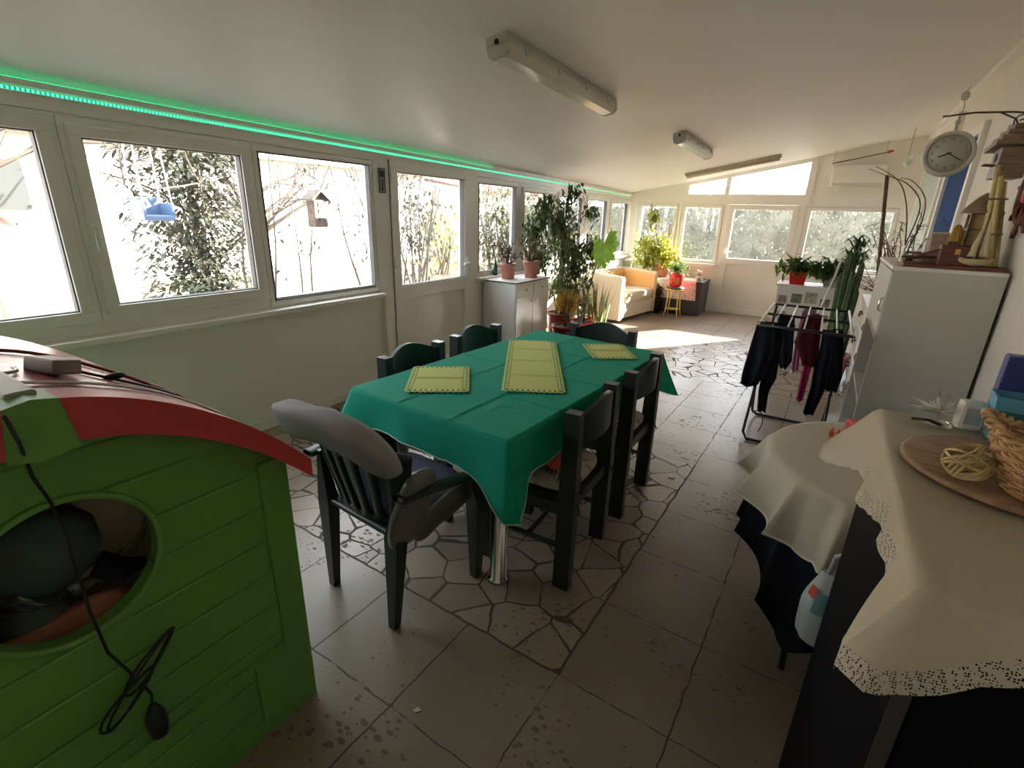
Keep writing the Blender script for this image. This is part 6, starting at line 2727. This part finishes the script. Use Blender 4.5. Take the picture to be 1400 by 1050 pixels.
MB().tube([(.06, 0, .60), (.06, -.02, .60), (.06, -.02, .70), (.06, 0, .70)], .005, 7).build('handle', 'edge', o)

t = thing('lace_tablecloth', 'cream cloth with wide lace hem hanging over the black cabinet', 'tablecloth', ((KX0 + KX1) / 2 - .003, (KY0 + KY1) / 2 - .003, KZ))
HXk, HYk = kw / 2 + .004, kd / 2 + .004


def kdrop(x, y):
    if abs(x + HXk) < 1e-6 and abs(y) < HYk - 1e-6:
        v = (y + HYk) / (2 * HYk)
        return .012 + .075 * v + .008 * math.sin(v * 14)
    if abs(y + HYk) < 1e-6:
        u = (x + HXk) / (2 * HXk)
        return .004 + .040 * u + .005 * math.sin(u * 22 + 1)
    if abs(x - HXk) < 1e-6:
        return .02
    return .085


_, hem = cloth_sheet('cloth', 'cream', HXk, HYk, .003, kdrop, t, 60, 60, lambda x, y: .0012 * noise.noise(Vector((x * 9, y * 9, 4))) + .0016 * math.exp(-((y - .21) / .006) ** 2) + .0016,
                     flare=.14, wave=.010, rows=12, seed=4, cornx=.58, corndrop=1.0, freq=2.0, bot=.006, cadd=lambda x, y: .075 if y < 0 else .04)
n = len(hem)
m = MB()
vs = []
ctr = Vector((0, 0, 0))
for k, v in enumerate(hem):
    nr = Vector((v.x, v.y, 0))
    nr = Vector((math.copysign(1, v.x) if abs(v.x) > HXk else 0, math.copysign(1, v.y) if abs(v.y) > HYk else 0, 0))
    if nr.length:
        nr.normalize()
    s = .0045 * abs(math.sin(k * .9))
    w_l = .006 if v.x > HXk + .001 else .030
    vs += [v, v + nr * .005 + Vector((0, 0, -w_l - s))]
m.add([tuple(v) for v in vs], [(2 * k, 2 * k + 1, 2 * ((k + 1) % n) + 1, 2 * ((k + 1) % n)) for k in range(n)], True)
m.build('lace_hem', 'lace', t)

ZK = KZ + .0095
# on the lace cloth
t = thing('serving_board', 'oval oak serving board lying on the lace-edged cloth', 'board', (.328, 1.0, ZK), math.radians(-12))
m = MB()
m.lathe([(0, 0), (.96, .0), (1.0, .25), (1.0, .75), (.97, 1.0), (0, 1.0)], n=64)
m.v = [(p[0] * .158, p[1] * .142, p[2] * .012) for p in m.v]
m.build('plank', 'board', t)
t = thing('rattan_ball', 'small ball of wound rattan strips on the oval board', 'ball', (.236, .918, ZK + .0125))
m = MB()
for k in range(11):
    ax = rdir()
    a = ax.cross(Vector((.3, .5, .8))).normalized()
    b2 = ax.cross(a)
    m.tube([Vector((0, 0, .031)) + (a * math.cos(w) + b2 * math.sin(w)) * (.0285 + .001 * math.sin(3 * w + k)) for w in [2 * PI * q / 26 for q in range(26)]], .0021, 5, close=True)
m.build('strips', 'straw', t)

BX, BY, BZ = .352, .915, ZK + .0125
t = thing('wicker_basket', 'oval woven wicker basket standing on the oval board', 'basket', (BX, BY, BZ), math.radians(-8))


def bk(a, v, off=0):
    rx = .070 + .034 * v + .008 * v * v
    ry = .054 + .026 * v
    lift = .018 * math.cos(2 * a) * v * v
    return Vector(((rx + off) * math.cos(a), (ry + off) * math.sin(a), .004 + .080 * v + lift))


ns, nr_ = 34, 13
m = MB()
for k in range(ns):
    a = 2 * PI * k / ns
    m.tube([bk(a, q / 6) for q in range(7)], .0016, 5)
m.build('stakes', 'wicker', t)
m = MB()
for r in range(nr_):
    v = (r + .5) / nr_
    P = []
    for q in range(ns * 4):
        a = 2 * PI * q / (ns * 4)
        P.append(bk(a, v, .0026 * math.cos(a * ns / 2 + PI * (r % 2))))
    m.tube(P, .0027, 6, close=True)
m.build('weave', 'wicker', t)
m = MB()
for ph in (0, PI):
    P = []
    for q in range(160):
        a = 2 * PI * q / 160
        p = bk(a, 1.02, .004 * math.cos(a * 22 + ph))
        p.z += .004 * math.sin(a * 22 + ph)
        P.append(p)
    m.tube(P, .0036, 6, close=True)
m.build('braided_rim', 'wicker', t)
m = MB()
m.lathe([(0, 0), (1, 0), (1, 1), (0, 1)], n=40)
m.v = [(p[0] * .070, p[1] * .054, .001 + p[2] * .005) for p in m.v]
m.build('base', 'wicker', t)
t = thing('white_bowl', 'small white bowl tilted inside the wicker basket', 'bowl', (BX + .03, BY + .0, BZ + .022), rot=(.1, -.35, 0))
MB().lathe([(0, 0.004), (.018, .004), (.034, .026), (.042, .06), (.0395, .06), (.031, .028), (.016, .009), (0, .008)], n=28).build('body', 'pvc', t)
t = thing('crystal_flowers', 'clear crystal glass flower ornament at the far edge of the lace cloth', 'ornament', (.250, 1.215, ZK))
m = MB()
m.lathe([(0, 0), (.022, 0), (.018, .006), (.006, .012), (.005, .03), (0, .03)], n=16)
m.build('base', 'crystal', t)
m = MB()
for k in range(26):
    d = rdir()
    d.z = abs(d.z) * .8 + .15
    m.leaf((0, 0, .026), d, (0, 0, 1), rnd(.035, .062), .018, .5, .15)
m.build('petals', 'crystal', t)
m = MB()
m.tube([(-.045, -.015, .008), (-.02, -.02, .012), (.0, -.018, .006)], .003, 6)
m.build('sprig', 'edge', t)
t = thing('white_speaker', 'small rounded white plastic box behind the wicker basket', 'box', (.293, 1.225, ZK), .2)
MB().box(-.02, .02, -.014, .014, 0, .058, .009).build('body', 'pvc', t)
MB().box(-.014, .014, -.0155, -.013, .012, .046, .004).build('grille', 'whitelam2', t)
t = thing('blue_container', 'open blue plastic container behind the wicker basket', 'container', (.352, 1.20, ZK), -.05)
m = MB()
s0, s1, hh = .034, .042, .085
o4 = [(-1, -.7), (1, -.7), (1, .7), (-1, .7)]
vs = [(x * s0, y * s0, 0) for x, y in o4] + [(x * s1, y * s1, hh) for x, y in o4] + [(x * (s1 - .004), y * (s1 - .004), hh) for x, y in o4] + [(x * (s0 - .004), y * (s0 - .004), .004) for x, y in o4]
fs = [(3, 2, 1, 0), (12, 13, 14, 15)]
for k in range(4):
    q = (k + 1) % 4
    fs += [(k, q, 4 + q, 4 + k), (4 + k, 4 + q, 8 + q, 8 + k), (8 + k, 8 + q, 12 + q, 12 + k)]
m.add(vs, fs)
m.build('tub', 'bluebox', t)
MB().box(-.036, .036, -.0282, -.0255, .010, .060, .002).build('front_panel', 'teal', t)
t = thing('blue_folder', 'upright deep blue plastic folder standing behind the blue container', 'folder', (.395, 1.247, ZK), 0)
MB().box(-.075, .075, -.015, .015, .0, .15, .004).build('cover', 'bluedark', t)

# bag hanging between the black cabinet and the round table
t = thing('plastic_bag', 'white plastic carrier bag with red and teal print hung behind the black cabinet', 'bag', (.195, 1.345, .28))
m = MB()


def bg(u, v):
    a = 2 * PI * u
    z = .36 - .24 * v
    rx = .030 + .045 * math.sin(PI * min(1, v * .62 + .12))
    ry = .012 + .034 * math.sin(PI * min(1, v * .75 + .05))
    if v > .85:
        k = max(0.02, math.sqrt(max(0, 1 - ((v - .85) / .15) ** 2)))
        rx *= k
        ry *= k
    w = 1 + .12 * noise.noise(Vector((math.cos(a) * 2, math.sin(a) * 2, z * 9)))
    return (rx * w * math.cos(a), ry * w * math.sin(a), z)


m.grid(bg, 36, 22, True, True)
m.build('film', 'bag', t)
m = MB()
m.tube([(-.03, 0, .355), (-.025, 0, .41), (.0, -.02, .445), (.03, -.02, .41), (.03, 0, .355)], .006, 6)
m.build('handle', 'bag', t)
m = MB()
for (u0, u1, v0, v1) in ((.55, .63, .18, .30),):
    m.grid(lambda u, v: tuple(Vector(bg(u0 + (u1 - u0) * u, v0 + (v1 - v0) * v)) * 1.0 + Vector((-.002, -.003, 0))), 6, 6)
m.build('red_print', 'candle', t)
m = MB()
m.grid(lambda u, v: tuple(Vector(bg(.64 + .12 * u, .2 + .25 * v)) + Vector((-.001, -.004, 0))), 6, 6)
m.build('teal_print', mat('teal_print', (.12, .26, .28), .4), t)
m = MB()
m.tube([(0, -.077, .44), (.0, -.02, .442), (0, -.012, .455)], .006, 6)
m.build('hook', 'steel', t)

# small things on the floor
t = thing('paper_scrap', 'tiny pale torn paper scrap on the bare floor before the playhouse', 'paper', (*at(571, 971, 2, 0).xy, .001), .4)
m = MB()
m.prism([(-.014, -.004), (-.004, -.008), (.006, -.004), (.014, .002), (.004, .005), (-.004, .012), (-.007, .003)], 2, 0, .0012)
m.build('flake', 'shell', t)
t = thing('floor_fixing', 'small round pale metal cap set in the paving by the second aisle chair', 'cap', (*at(918, 653, 2, 0).xy, .0005))
MB().lathe([(.0, 0), (.017, 0), (.015, .004), (.008, .005), (.007, .002), (0, .002)], n=20).build('ring', 'shell', t)
